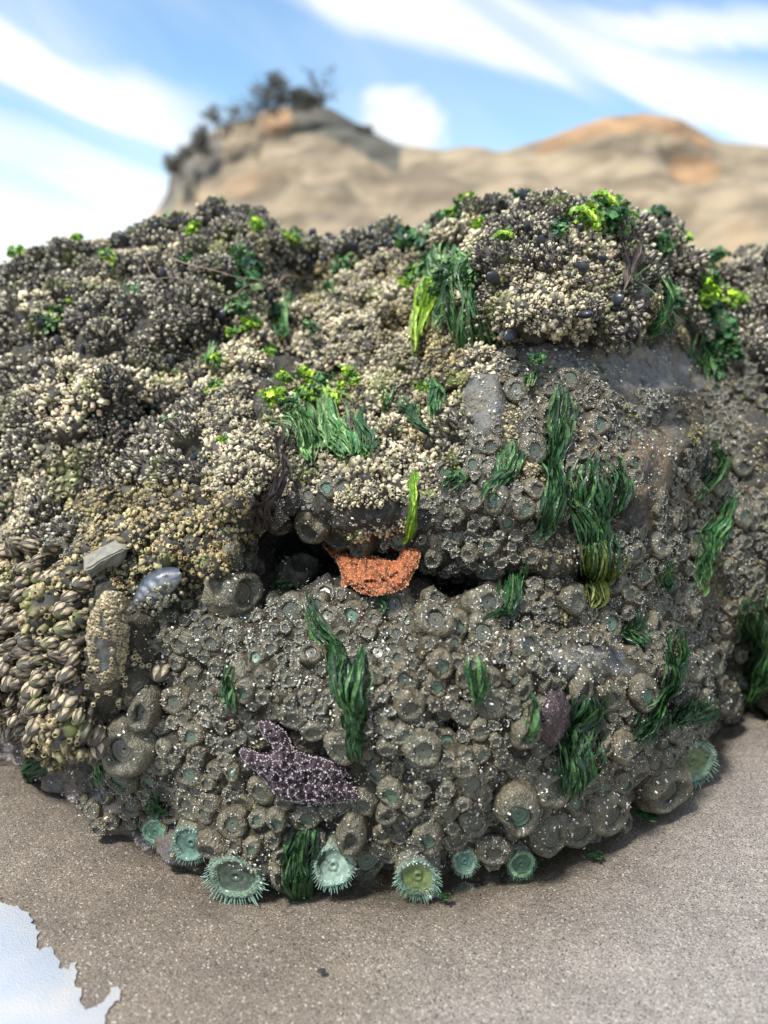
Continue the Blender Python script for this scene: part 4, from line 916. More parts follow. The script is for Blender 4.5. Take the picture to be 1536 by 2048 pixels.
# ------------------------------------------------------------------ sea stars
def sea_star(poly, Rpx, Hm, name, label, skin, beadc, dxyz, bead_px, seed, seeds_sp, thr, nb, bead_r, smooth_n=60):
    poly = [tuple(p) for p in poly]
    q = np.array(poly, float)
    for _ in range(2): q = np.stack([q*.75+np.roll(q, -1, 0)*.25, q*.25+np.roll(q, -1, 0)*.75], 1).reshape(-1, 2)
    poly = [tuple(p) for p in q]; x0, y0 = q.min(0)-2; x1, y1 = q.max(0)+2; st = 1.6
    xs = np.arange(x0, x1, st); ys = np.arange(y0, y1, st); GX, GY = np.meshgrid(xs, ys); ins = inpoly(GX, GY, poly); D = polydist(GX, GY, poly)
    # resting surface: a plane fitted through the rock around the outline
    Pb, Nb = surf(q[:, 0], q[:, 1]); A = np.stack([q[:, 0], q[:, 1], np.ones(len(q))], 1); yb = np.sort(Pb[:, 1])[:1]
    co, *_ = np.linalg.lstsq(A, Pb[:, 1], rcond=None); res = Pb[:, 1]-A@co; co[2] += np.percentile(res, dxyz)
    Yp = co[0]*GX+co[1]*GY+co[2]; base = at_y(GX, GY, Yp)
    hh = np.sqrt(np.clip(1-(1-np.minimum(D/Rpx, 1))**2, 0, 1)); hh = blur(hh, 2)*ins
    P3 = np.stack([GX/40, GY/40, 0*GX], -1); lump = 1+.22*fbm(P3, 5, 3, seed)+(.22 if seed == 9 else .08)*fbm(P3, 1.6, 2, seed+1)
    n = np.cross(np.array([1, co[0]*F/1.0*0, 0.]), np.array([0, .35, 1.0])); n = np.array([0, -.96, .28])
    front = base+n*(Hm*hh*lump)[..., None]; backp = base-n*(Hm*.5*hh)[..., None]-n*.001
    ids = -np.ones(GX.shape, int); ids[ins] = np.arange(ins.sum()); nV = ins.sum()
    a, b_, c_, d_ = ids[:-1, :-1], ids[:-1, 1:], ids[1:, 1:], ids[1:, :-1]; ok = (a >= 0) & (b_ >= 0) & (c_ >= 0) & (d_ >= 0)
    Q = np.stack([a[ok], b_[ok], c_[ok], d_[ok]], 1); Tf = quads2tris(Q)[:, ::-1]; Tb = quads2tris(Q)+nV
    # side wall closes front and back
    from collections import Counter
    ed = Counter(); 
    for tq in Q:
        for i in range(4): ed[(tq[i], tq[(i+1) % 4])] += 1
    wall = [(u_, v_) for (u_, v_) in ed if (v_, u_) not in ed]; Tw = [[u_, v_, v_+nV] for u_, v_ in wall]+[[u_, v_+nV, u_+nV] for u_, v_ in wall]
    V = np.concatenate([front[ins], backp[ins]]); tn = (.75+.5*vnoise(P3[ins]+3, 6, seed))[:, None]
    C = np.concatenate([np.array(skin)*tn, np.array(skin)*tn*.8]); S = Soup(); S.add(V, np.concatenate([Tf, Tb, np.array(Tw)]), C)
    o = obj(name, S.mesh(name, [M_star]), None, label, 'sea star')
    # spines: beads on a net of lines (the net is the skeleton of the animal)
    r_ = np.random.default_rng(seed); sx = r_.uniform([x0, y0], [x1, y1], (4000, 2)); sel = []
    for p in sx:
        if all((p[0]-s2[0])**2+(p[1]-s2[1])**2 > seeds_sp**2 for s2 in sel): sel.append(p)
    sel = np.array(sel); cnd = r_.uniform([x0, y0], [x1, y1], (nb, 2)); cnd = cnd[inpoly(cnd[:, 0], cnd[:, 1], poly)]; dd_ = polydist(cnd[:, 0], cnd[:, 1], poly)
    ds = np.sort(np.hypot(cnd[:, None, 0]-sel[None, :, 0], cnd[:, None, 1]-sel[None, :, 1]), 1); cnd_ok = (ds[:, 1]-ds[:, 0] < thr) | (dd_ < 3.2); cnd = cnd[cnd_ok]
    fin = []; gd = {}
    for p in cnd:
        k = (int(p[0]//bead_px), int(p[1]//bead_px))
        if any((p[0]-s2[0])**2+(p[1]-s2[1])**2 < bead_px**2 for a_ in (-1, 0, 1) for b2 in (-1, 0, 1) for s2 in gd.get((k[0]+a_, k[1]+b2), ())): continue
        gd.setdefault(k, []).append(p); fin.append(p)
    fin = np.array(fin); ix = np.clip(((fin[:, 0]-x0)/st).round().astype(int), 0, GX.shape[1]-1); iy = np.clip(((fin[:, 1]-y0)/st).round().astype(int), 0, GX.shape[0]-1)
    Pbead = front[iy, ix]; nbd = len(fin); V0, T0 = lathe([(.75, -.4), (1, .1), (.75, .65), (.05, .95)], 6); tm = (V0, T0, np.tile(np.array(beadc), (len(V0), 1)), np.zeros(len(T0), int))
    S = Soup(); scatter(S, tm, Pbead, frames(np.tile(n, (nbd, 1))+r_.normal(0, .25, (nbd, 3))), r_.uniform(.7, 1.25, nbd)*bead_r, r_.uniform(.75, 1.15, (nbd, 1))*np.ones(3))
    obj('spines', S.mesh('spines', [M_bead]), o, kind='stuff'); print(name, nbd, Pb[:, 1].min(), Yp[ins].mean()); return o
sea_star(STAR2, 27, .022, 'sea_star', 'purple sea star netted with white beads clinging low on the boulder', (.062, .036, .048), (.62, .54, .57), 12, 2.7, 5, 13.5, 1.6, 30000, .00100)
sea_star(STAR1, 24, .040, 'sea_star', 'orange sea star wedged in the crevice with one short arm raised', (.37, .115, .042), (.66, .36, .20), 8, 3.4, 9, 8.5, 1.6, 26000, .0012)

# ------------------------------------------------------------------ seaweed
PAL = {'dark': [(.010, .040, .014), (.020, .075, .022), (.06, .14, .04)], 'mid': [(.02, .085, .03), (.05, .15, .045), (.15, .26, .09)],
       'lime': [(.24, .42, .02), (.40, .58, .04), (.14, .30, .03)], 'pale': [(.10, .22, .07), (.22, .34, .14), (.05, .16, .05)],
       'kelp': [(.05, .035, .028), (.09, .065, .05), (.03, .022, .02)]}
def weed_mesh(path, hw, nf, pal, seed, mat):
    r_ = np.random.default_rng(seed); path = np.array(path, float); seg = np.hypot(*np.diff(path, axis=0).T); L = np.concatenate([[0], np.cumsum(seg)]); tot = L[-1]
    S = Soup(); tips0 = {'tip': .64, 'mid': .92}.get(pal, 9)
    bp = {'tip': 'dark', 'limetop': 'mid'}.get(pal, pal)
    def sp(s_): return np.interp(s_, L, path[:, 0]), np.interp(s_, L, path[:, 1])
    for f in range(nf):
        s0 = r_.uniform(-.02, .75)*tot; ln_ = r_.uniform(.28, .55)*tot if tot > 90 else r_.uniform(.5, 1)*tot; s1 = min(s0+ln_, tot*r_.uniform(.80, 1.04)); n = max(6, int((s1-s0)/8)+2)
        ss = np.linspace(s0, s1, n); cx, cyy = sp(np.clip(ss, 0, tot)); cyy = cyy+np.minimum(ss, 0); fr = np.clip(ss/tot, 0, 1)
        off = r_.normal(0, .50)*hw; env = np.interp(fr, [0, .2, .7, 1], [.75, 1, .8, .12]); off = off*env+hw*.38*np.sin(ss*r_.uniform(.012, .03)+r_.uniform(0, 6))*np.clip(ss/60, 0, 1)+smooth1(r_.normal(0, 3.2, n+6), 1)[:n]+2.0*np.sin(ss*.05+r_.uniform(0, 6))+1.2*np.sin(ss*.13+r_.uniform(0, 6))
        Pp, Nn_ = surf(cx+off, cyy); zl = zone(cx+off, cyy); zl = np.where(np.isin(zl, ['g', 't', 'o']), .026, np.where(zl == 'b', .002, .008)); zl = smooth1(zl, 3); lift = zl+ .004+.016*r_.uniform(.1, 1)*(1-abs(off.mean())/(hw*1.6+1)) + .003*np.sin(ss*.09+f); Pp = Pp+Nn_*lift[:, None]*.8+np.array([0, -.004, 0])
        for _ in range(2): Pp[1:-1] = (Pp[:-2]+Pp[2:]+2*Pp[1:-1])/4
        tg = np.gradient(Pp, axis=0); tg /= np.linalg.norm(tg, axis=1, keepdims=True)+1e-9; wd = r_.uniform(.0007, .0038)*r_.uniform(.35, 1.35, n)*np.sin(np.linspace(.25, math.pi-.03, n))**.6*(1.25 if pal in ('pale', 'lime', 'limetop') else 1)
        tw = r_.uniform(-.5, .5)+.6*np.sin(np.linspace(0, r_.uniform(2, 9), n)); sd_ = np.cross(tg, Nn_); sd_ /= np.linalg.norm(sd_, axis=1, keepdims=True)+1e-9
        sd2 = sd_*np.cos(tw)[:, None]+Nn_*np.sin(tw)[:, None]; nn_ = np.cross(tg, sd2)
        ruf = r_.uniform(-.4, .4, n)[:, None]*wd[:, None]
        V = np.stack([Pp-sd2*wd[:, None]+nn_*ruf, Pp+nn_*wd[:, None]*.35, Pp+sd2*wd[:, None]-nn_*ruf], 1).reshape(-1, 3)
        c0 = np.array(PAL[bp][r_.integers(3)])*r_.uniform(.7, 1.35); C = np.tile(c0, (n*3, 1))*np.repeat(r_.uniform(.7, 1.4, n), 3)[:, None]; tips = tips0+r_.normal(0, .07); frr = np.repeat(fr, 3)[:, None]
        if pal in ('tip', 'mid') : C = C*(1-np.clip((frr-tips)/.15, 0, 1))+np.array([.26, .30, .06])*np.clip((frr-tips)/.15, 0, 1)*1.0
        if pal == 'limetop': k = np.clip((.30-frr)/.2, 0, 1); C = C*(1-k)+np.array([.25, .45, .03])*k
        if pal == 'pale': k = np.clip((.25-frr)/.2, 0, 1); C = C*(1-k)+np.array([.36, .50, .10])*k
        S.add(V, grid_tris(n, 3), C)
    return S.mesh('weed_fronds', [mat])
for k, (path, hw, nf, pal, lb) in enumerate(WEED):
    if nf: obj('seaweed', weed_mesh(path, hw, int(nf*2.5), pal, k+100, M_weed), None, lb, 'seaweed', 'green seaweed hanging on the boulder')
for k, (path, hw, nf, lb) in enumerate([([(560, 880), (545, 940), (532, 1000), (535, 1065)], 18, 40, 'dried brown kelp strands hanging at the left end of the brow'), ([(1238, 430), (1235, 500), (1228, 560), (1232, 605)], 14, 30, 'dried brown kelp hanging from the upper right lump'),
        ([(715, 845), (722, 900)], 10, 14, 'small dark kelp wisp beside the pale seaweed curtain'), ([(1492, 640), (1500, 700)], 14, 18, 'brown dried kelp on the right shoulder')]):
    obj('kelp', weed_mesh(path, hw, nf, 'kelp', k+300, M_kelp), None, lb, 'kelp')
# ruffled lime tufts of sea lettuce
def tuft(seed, pal, n=40):
    r_ = np.random.default_rng(seed); S = Soup()
    for _ in range(n):
        c = r_.normal(0, .42, 3)*np.array([1, .8, .45]); g_ = np.linspace(-1, 1, 5); A, B = np.meshgrid(g_, g_); q = r_.uniform(.14, .36)
        V = np.stack([A.ravel()*q, B.ravel()*q*.7, .25*q*np.sin(A.ravel()*3+r_.uniform(0, 6))+.25*q*np.sin(B.ravel()*4+r_.uniform(0, 6))], 1)+r_.normal(0, .03, (25, 3))
        ax = r_.normal(0, 1, 3)+np.array([0, -.4, .8]); R = frames((ax/np.linalg.norm(ax))[None], tw=np.array([r_.uniform(0, 6)]))[0]; V = V@R.T+c
        S.add(V, grid_tris(5, 5), np.array(PAL[pal if r_.random() < .75 else 'mid'][r_.integers(3)])*r_.uniform(.5, 1.5))
    return S.mesh('sea_lettuce', [M_weed])
TU = {p: [tuft(s_, p) for s_ in range(3)] for p in ('lime', 'mid', 'pale', 'dark')}
TL = [(130, 498, 42, 'lime'), (175, 505, 24, 'lime'), (345, 478, 24, 'lime'), (150, 520, 18, 'lime'), (580, 470, 30, 'mid'), (575, 495, 20, 'lime'), (718, 452, 26, 'mid'), (625, 482, 18, 'lime'), (1175, 402, 28, 'lime'), (1050, 400, 24, 'mid'), (930, 438, 32, 'lime'), (905, 470, 26, 'mid'), (945, 425, 18, 'lime'),
      (1265, 420, 22, 'dark'), (1315, 480, 34, 'mid'), (1330, 500, 24, 'lime'), (1290, 500, 26, 'mid'), (1410, 572, 34, 'lime'), (1440, 585, 22, 'mid'), (1530, 615, 16, 'lime'), (1140, 490, 30, 'lime'), (1200, 470, 34, 'mid'), (1190, 440, 26, 'lime'), (1110, 520, 22, 'mid'), (980, 470, 22, 'lime'),
      (870, 570, 26, 'lime'), (855, 590, 20, 'lime'), (980, 545, 26, 'lime'), (1035, 540, 18, 'lime'), (940, 560, 34, 'mid'), (960, 590, 28, 'mid'), (1340, 595, 30, 'lime'), (1380, 620, 34, 'lime'), (1430, 650, 26, 'lime'), (1460, 690, 26, 'mid'), (1360, 640, 28, 'mid'), (1420, 740, 34, 'mid'), (1280, 560, 24, 'mid'),
      (500, 678, 20, 'lime'), (480, 690, 15, 'lime'), (470, 640, 24, 'mid'), (545, 800, 20, 'lime'), (540, 830, 26, 'lime'), (600, 775, 22, 'lime'), (585, 830, 20, 'lime'), (620, 815, 24, 'pale'), (665, 820, 20, 'lime'), (710, 770, 16, 'lime'), (455, 745, 14, 'lime'), (530, 740, 14, 'lime'), (460, 925, 12, 'lime'), (450, 810, 14, 'lime'),
      (470, 565, 34, 'mid'), (400, 545, 18, 'mid'), (110, 620, 24, 'lime'), (85, 650, 18, 'mid'), (570, 640, 26, 'mid'), (845, 770, 16, 'lime'), (700, 545, 24, 'mid'), (680, 620, 14, 'mid'), (840, 530, 34, 'mid'), (480, 520, 22, 'mid'), (400, 480, 16, 'lime'), (575, 1150, 20, 'mid'), (645, 1630, 0, ''), (1290, 1660, 0, ''), (1070, 785, 18, 'mid'), (700, 790, 12, 'lime'), (1060, 1260, 10, 'mid'), (1295, 610, 30, 'mid')]
TL += [(1370, 600, 30, 'lime'), (1400, 640, 26, 'lime'), (1440, 700, 24, 'mid'), (1345, 618, 24, 'lime'), (1400, 700, 30, 'mid'), (900, 550, 26, 'mid'), (1000, 580, 22, 'mid'), (865, 610, 16, 'lime'), (920, 600, 20, 'mid'), (1225, 455, 24, 'lime'), (1160, 450, 20, 'lime'), (1300, 455, 20, 'lime'), (640, 790, 18, 'pale'), (730, 800, 14, 'lime'), (560, 850, 16, 'pale'), (620, 700, 16, 'mid'), (280, 620, 14, 'mid'), (230, 560, 16, 'lime'), (60, 560, 16, 'lime'), (500, 470, 18, 'lime')]
TL = [q for q in TL if q[2]]
for (px, py, r, pal), nm in zip(TL, describe([(q[0], q[1]) for q in TL], [{'lime': 'lime green', 'mid': 'leaf green', 'pale': 'pale green', 'dark': 'dark green'}[q[3]]+' sea lettuce tuft' for q in TL])):
    P, N = surf(px, py); d = project(P)[2]; s_ = r*1.25*d/F; n_ = N+np.array([0, -.2, .3]); n_ /= np.linalg.norm(n_)
    lbl = {(1175, 402): 'topmost lime green sea lettuce tuft on the upper right lump', (130, 498): 'widest lime tuft far up on the left shoulder', (718, 452): 'green tuft standing above the ridge in the middle'}.get((px, py), nm)
    obj('sea_lettuce', random.choice(TU[pal]), None, lbl, 'seaweed', 'ruffled sea lettuce tufts', mw=xf(P+N*(.036 if py < 1000 else .010), frames(n_[None], tw=np.array([random.uniform(0, 6)]))[0], (s_, s_, s_*.8)))
# thin dry fibres looped over the left mass
def fibre(pts, rad, label, colr=(.28, .20, .13)):
    q = np.array(pts, float)
    for _ in range(3): q = np.concatenate([q[:1], np.stack([q[:-1]*.75+q[1:]*.25, q[:-1]*.25+q[1:]*.75], 1).reshape(-1, 2), q[-1:]])
    P, N = surf(q[:, 0], q[:, 1]); P = P+N*.070+np.array([0, -.012, 0])
    for _ in range(12): P[1:-1] = (P[:-2]+P[2:]+2*P[1:-1])/4
    tg = np.gradient(P, axis=0); R = frames(tg); th = np.arange(6)/6*2*math.pi; ring = np.stack([np.cos(th), np.sin(th), 0*th], 1)*rad
    V = np.einsum('nij,kj->nki', R, ring)+P[:, None]; S = Soup(); S.add(V.reshape(-1, 3), grid_tris(len(P), 6, True), colr); obj('dry_fibre', S.mesh('fibre', [M_kelp]), None, label, 'fibre')
fibre([(330, 562), (390, 575), (430, 605), (480, 612), (520, 590), (545, 578), (600, 595)], .0010, 'looped tan dry fibre arching over the grey barnacles', (.36, .27, .18))
fibre([(290, 570), (310, 600), (345, 640), (400, 650), (450, 625), (500, 600), (530, 585)], .0008, 'thinner brown dry fibre looping below the tan one')

# ------------------------------------------------------------------ sand, puddle, water
m_sand, t, b = new_mat('wet_sand'); pos = t.new('ShaderNodeNewGeometry').outputs['Position']
big = t.noise(pos, 2.2, 4, .55); med = t.noise(pos, 16, 4, .6)
c = t.mix(t.smooth(big, .35, .65), (.190, .158, .126), (.222, .190, .155))
sx_ = t.new('ShaderNodeSeparateXYZ', i0=pos); wet = t.math('ADD', t.math('SUBTRACT', sx_.outputs[0], t.math('MULTIPLY', sx_.outputs[1], 1.1)), t.math('MULTIPLY', big, .5))
c = t.mix(t.smooth(wet, -.62, -.15), c, (.285, .258, .238)); c = t.mix(t.smooth(med, .35, .7), c, t.mix(1.0, c, (.82, .82, .84), 'MULTIPLY'))  # wetter brown left; paler grey lower right paints film sheen into the colour
g1 = t.voro(pos, 700, 'F1', 'Color'); gs = t.new('ShaderNodeSeparateColor', i0=g1)
c = t.mix(1.0, c, t.ramp(gs.outputs[0], [(0, (.45, .42, .40)), (.35, (.85, .84, .82)), (.8, (1.15, 1.13, 1.1)), (1, (1.6, 1.55, 1.5))]), 'MULTIPLY')
g2 = t.new('ShaderNodeSeparateColor', i0=t.voro(pos, 560, 'F1', 'Color'))
c = t.mix(t.math('GREATER_THAN', g2.outputs[1], .97), c, (.46, .44, .40)); c = t.mix(t.math('LESS_THAN', g2.outputs[2], .035), c, (.05, .045, .04))
wa = t.math('MULTIPLY', t.new('ShaderNodeAttribute', attribute_name='col').outputs['Fac'], t.smooth(t.noise(pos, 9, 4, .6), .25, .55)); c = t.mix(wa, c, t.mix(1.0, c, (.72, .70, .68), 'MULTIPLY'))
t.l.new(c, b.inputs['Base Color']); t.l.new(t.math('ADD', .28, t.math('MULTIPLY', gs.outputs[1], .4)), b.inputs['Roughness'])
t.l.new(t.math('MULTIPLY', t.smooth(t.noise(pos, 3.5, 4, .6), .35, .6), .5), b.inputs['Coat Weight']); b.inputs['Coat Roughness'].default_value = .22
nb = t.bump(t.voro(pos, 420), .55, .0016); nb = t.bump(t.noise(pos, 60, 4, .6), .3, .004, nb); mpr = t.new('ShaderNodeMapping', i0=pos); mpr.inputs['Scale'].default_value = (3, 16, 1); mpr.inputs['Rotation'].default_value = (0, 0, .2); nb = t.bump(t.noise(mpr.outputs[0], 1.0, 3, .5, 1.0), .35, .012, nb); t.l.new(nb, b.inputs['Normal'])
def axis(lo, hi, fine_lo, fine_hi, step, coarse):
    a = np.arange(fine_lo, fine_hi, step); l_ = fine_lo-np.geomspace(step, fine_lo-lo, coarse)[::-1]; h_ = fine_hi+np.geomspace(step, hi-fine_hi, coarse); return np.concatenate([l_, a, h_])
ax = axis(-900, 900, -1.6, 1.6, .012, 40); ay = axis(-200, 1500, .2, 2.4, .012, 40); AX, AY = np.meshgrid(ax, ay)
GZ = .006*fbm(np.stack([AX, AY, 0*AX], -1), 2.6, 3, 2)*np.exp(-((AX)**2+(AY-1)**2)/9)
# scour hollow along the boulder foot
fx = np.interp(AX, Pg[0][:, 0], Pg[0][:, 1]); near = np.exp(-np.clip(fx-AY, 0, 9)/.05)*(AX > -1.5)*(AX < 1.6)*(AY < fx+.3); GZ = GZ-.012*near
GZ[(AX**2+(AY-1)**2) > 30] = 0
pf = np.clip(((-AX-.10)/.12), 0, 1)*np.clip((.85-AY)/.08, 0, 1); GZ = GZ*(1-pf)+.0030*pf
sand_me = mesh_np('sand', np.stack([AX, AY, GZ-.004], -1).reshape(-1, 3), grid_tris(len(ay), len(ax)), np.repeat(np.clip(np.exp(-np.clip(fx-AY, 0, 9)/.09)*(AX > -1.6)*(AX < 1.6), 0, 1).reshape(-1, 1), 3, 1), [m_sand]); obj('sand', sand_me, None, 'wet grey-brown beach sand', 'sand', kind='structure')
# a film of standing water, lower left: sky reflection painted as pale diffuse, plus rough gloss
m_pud, t, b = new_mat('painted_sky_reflection'); fr = t.new('ShaderNodeFresnel'); fr.inputs[0].default_value = 1.33; gl = t.new('ShaderNodeBsdfGlossy'); gl.inputs['Roughness'].default_value = .30; gl.inputs['Color'].default_value = (.93, .94, .96, 1)
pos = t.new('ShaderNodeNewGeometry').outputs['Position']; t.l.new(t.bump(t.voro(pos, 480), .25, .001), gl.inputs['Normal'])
df = t.new('ShaderNodeBsdfDiffuse'); t.l.new(t.mix(t.smooth(t.noise(pos, 6, 3, .5), .35, .65), (.40, .46, .56), (.68, .62, .54)), df.inputs[0]); mx = t.new('ShaderNodeMixShader'); mx.inputs[0].default_value = .55; t.l.new(df.outputs[0], mx.inputs[1]); t.l.new(gl.outputs[0], mx.inputs[2]); t.l.new(mx.outputs[0], t.n['Material Output'].inputs[0])  # blue-to-cream diffuse paints the reflected sky and cloud
edge = [(-420, 1850), (-260, 1800), (-120, 1812), (-40, 1800), (0, 1806), (20, 1812), (52, 1822), (66, 1840), (60, 1848), (74, 1862), (76, 1880), (70, 1896), (84, 1902), (104, 1896), (112, 1912), (122, 1920), (120, 1938), (134, 1940), (140, 1930), (156, 1926), (152, 1950), (150, 1972), (164, 1982), (160, 2004), (170, 2018), (190, 2016), (206, 2008), (216, 1992), (218, 1978), (234, 1974), (243, 1984), (240, 2002), (226, 2008), (216, 2026), (208, 2048), (200, 2090), (180, 2200), (120, 2500), (-420, 2500)]  # outline traces where the sky reflection ends
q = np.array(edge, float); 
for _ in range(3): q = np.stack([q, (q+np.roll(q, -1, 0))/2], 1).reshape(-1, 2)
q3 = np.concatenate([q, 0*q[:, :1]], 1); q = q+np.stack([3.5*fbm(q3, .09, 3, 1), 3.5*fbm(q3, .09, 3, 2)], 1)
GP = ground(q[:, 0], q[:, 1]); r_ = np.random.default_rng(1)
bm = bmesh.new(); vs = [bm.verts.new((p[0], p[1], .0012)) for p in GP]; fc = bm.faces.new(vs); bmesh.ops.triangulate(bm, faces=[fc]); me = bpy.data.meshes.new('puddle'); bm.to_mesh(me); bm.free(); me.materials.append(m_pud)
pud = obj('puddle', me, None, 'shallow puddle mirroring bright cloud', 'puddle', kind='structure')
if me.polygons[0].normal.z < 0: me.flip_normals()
# clear shallow water lapping the left foot
m_wat, t, b = new_mat('clear_water'); fr = t.new('ShaderNodeFresnel'); fr.inputs[0].default_value = 1.33; gl = t.new('ShaderNodeBsdfGlossy'); gl.inputs['Roughness'].default_value = .02
pos = t.new('ShaderNodeNewGeometry').outputs['Position']; nbp = t.bump(t.noise(pos, 30, 3, .5), .35, .01); t.l.new(nbp, gl.inputs['Normal']); t.l.new(nbp, fr.inputs['Normal'])
tp = t.new('ShaderNodeBsdfTransparent'); tp.inputs[0].default_value = (.90, .92, .90, 1); mx = t.new('ShaderNodeMixShader'); t.l.new(t.math('ADD', fr.outputs[0], .16), mx.inputs[0]); t.l.new(tp.outputs[0], mx.inputs[1]); t.l.new(gl.outputs[0], mx.inputs[2]); t.l.new(mx.outputs[0], t.n['Material Output'].inputs[0])
we = [(-500, 1330), (-500, 1470), (-250, 1500), (0, 1512), (60, 1535), (100, 1560), (180, 1610), (260, 1670), (330, 1715), (420, 1760), (520, 1785), (700, 1800), (830, 1815), (930, 1790), (1080, 1765), (1220, 1725), (1250, 1650), (800, 1500), (300, 1300), (0, 1250)]
q = np.array(we, float)
for _ in range(2): q = np.stack([q*.75+np.roll(q, -1, 0)*.25, q*.25+np.roll(q, -1, 0)*.75], 1).reshape(-1, 2)
q = q+np.stack([5*vnoise(np.concatenate([q, 0*q[:, :1]], 1), .03, 1), 5*vnoise(np.concatenate([q, 0*q[:, :1]], 1), .03, 2)], 1)
GP = ground(q[:, 0], q[:, 1]); bm = bmesh.new(); vs = [bm.verts.new((p[0], p[1], .006)) for p in GP]; fc = bm.faces.new(vs); bmesh.ops.triangulate(bm, faces=[fc]); me = bpy.data.meshes.new('water'); bm.to_mesh(me); bm.free(); me.materials.append(m_wat)
obj('water', me, None, 'clear shallow water round the boulder foot', 'water', kind='structure')
# froth strip, water sheen painted into its colour, where the water laps the left foot
fq = np.stack([np.linspace(-120, 470, 260), np.interp(np.linspace(-120, 470, 260), *zip(*base_pts))], 1); f3 = np.concatenate([fq, 0*fq[:, :1]], 1)
wn = 9+7*fbm(f3, .05, 3, 8); o1 = 9+5*fbm(f3, .04, 3, 4); A = ground(fq[:, 0]-o1*.6, fq[:, 1]+o1*1.2+2); B = ground(fq[:, 0]-(o1+wn)*.6, fq[:, 1]+(o1+wn.clip(1.5))*1.2+2); Z_ = np.full(len(A), .0075)
A[:, 2] = .004; B[:, 2] = .003; Mm = (A+B)/2; Mm[:, 2] = Z_+.002*fbm(f3, .1, 2, 3); B2 = A.copy(); B2[:, 1] += .03; B2[:, 2] = -.003
m_fr, t, b = new_mat('froth'); pos = t.new('ShaderNodeNewGeometry').outputs['Position']; b.inputs['Base Color'].default_value = (.36, .33, .34, 1); b.inputs['Roughness'].default_value = .25
t.l.new(t.bump(t.voro(pos, 160), .8, .004), b.inputs['Normal']); t.l.new(t.math('MULTIPLY', t.smooth(t.noise(pos, 70, 4, .7), .42, .62), .75), b.inputs['Alpha'])
obj('froth', mesh_np('froth', np.concatenate([B, Mm, A, B2]), grid_tris(4, len(A)), None, [m_fr]), None, 'thin lavender-grey froth along the left waterline', 'froth', kind='stuff')
# shell bits on the sand
S = Soup(); n = 1100; g = RNG.uniform([-200, 1500], [1736, 2140], (n, 2)); P = ground(g[:, 0], g[:, 1]); P[:, 2] = .000; ok = ~inpoly(g[:, 0], g[:, 1], edge); P = P[ok]; n = len(P)
for k in range(4):
    q = np.arange(n) % 4 == k; m = q.sum(); scatter(S, CH[k], P[q], frames(np.tile([0, 0, 1.], (m, 1))+RNG.normal(0, .2, (m, 3)), tw=RNG.uniform(0, 6, m)), RNG.choice([.0006, .0008, .0010, .0022], m, p=[.55, .34, .105, .005]), np.where(RNG.random((m, 1)) < .25, .12, RNG.uniform(.6, 1.1, (m, 1)))*np.ones(3))
obj('shell_fragments', S.mesh('shell_fragments', [M_chip]), None, 'tiny pale and dark shell fragments strewn on the sand', 'shell bits', kind='stuff')
V0, T0 = lathe([(.3, 0), (1, .15), (.95, .4), (.55, .62), (.02, .7)], 14); S = Soup(); V0 = V0*np.array([1, .6, .8]); S.add(V0, T0, (.03, .03, .032)); P = ground(643, 1943)
obj('pebble', S.mesh('pebble', [M_stone]), None, 'small black pebble alone on the sand below the boulder', 'pebble', mw=xf(P, np.eye(3), .0055))
for px, py, s_, lb in [(1293, 1634, .022, 'loose green seaweed scrap on the sand at the right foot'), (1190, 1712, .015, 'small olive seaweed scrap on the sand below the gritty oval anemone'), (888, 1795, .012, 'tiny dark seaweed scrap beside the round mint anemone')]:
    P = ground(px, py); obj('seaweed', TU['dark' if px != 1293 else 'mid'][0], None, lb, 'seaweed', mw=xf(P+np.array([0, 0, .003]), frames(np.array([[0, 0, 1.]]))[0], (s_, s_*.7, s_*.15)))

# ------------------------------------------------------------------ sandstone headland behind
m_cliff, t, b = new_mat('sandstone'); pos = t.new('ShaderNodeNewGeometry').outputs['Position']; at = t.new('ShaderNodeAttribute', attribute_name='col').outputs['Color']
mp = t.new('ShaderNodeMapping', i0=pos); mp.inputs['Scale'].default_value = (1, 1, 2.6); mp.inputs['Rotation'].default_value = (0, .22, 0)
n1 = t.noise(mp.outputs[0], .16, 6, .6, .4); c = t.mix(t.smooth(n1, .35, .65), t.mix(1., at, (.50, .50, .52), 'MULTIPLY'), at); n2 = t.noise(pos, .09, 4, .5)
asep = t.new('ShaderNodeSeparateColor', i0=at); c = t.mix(t.math('MULTIPLY', t.math('MULTIPLY', t.smooth(n2, .58, .70), .35), t.math('GREATER_THAN', asep.outputs[0], .2)), c, (.42, .25, .13)); t.l.new(c, b.inputs['Base Color']); b.inputs['Roughness'].default_value = .95
t.l.new(t.bump(n1, .6, 1.2), b.inputs['Normal'])
cc = [(-1200, 800), (-600, 760), (0, 640), (200, 520), (280, 456), (322, 408), (338, 378), (340, 325), (372, 290), (410, 268), (470, 243), (540, 222), (600, 205), (660, 215), (720, 250), (790, 288), (860, 298), (940, 304), (1010, 302), (1090, 278), (1150, 255), (1215, 235), (1290, 226), (1360, 238), (1400, 262), (1440, 284), (1536, 292), (1800, 340), (2300, 300), (3000, 420)]
cu_ = np.linspace(-1200, 3000, 420); cp = np.interp(cu_, *zip(*cc)); nrow = 110; Yb_, Yt = 46.0, 78.0
GXp = np.tile(cu_, (nrow, 1)); s_ = np.linspace(0, 1, nrow)[:, None]
top_ = at_y(cu_, cp, np.full(cu_.shape, Yt)+6*np.sin(cu_*.004)); botm = np.stack([top_[:, 0]*(Yb_/Yt), np.full(cu_.shape, Yb_)+4*np.sin(cu_*.006), np.full(cu_.shape, -1.0)], 1)
Z0 = top_[:, 2]; Cg = botm[None]*(1-s_[..., None])+top_[None]*s_[..., None]; Cg[..., 2] = -1+(Z0+1)[None]*(s_**.9)
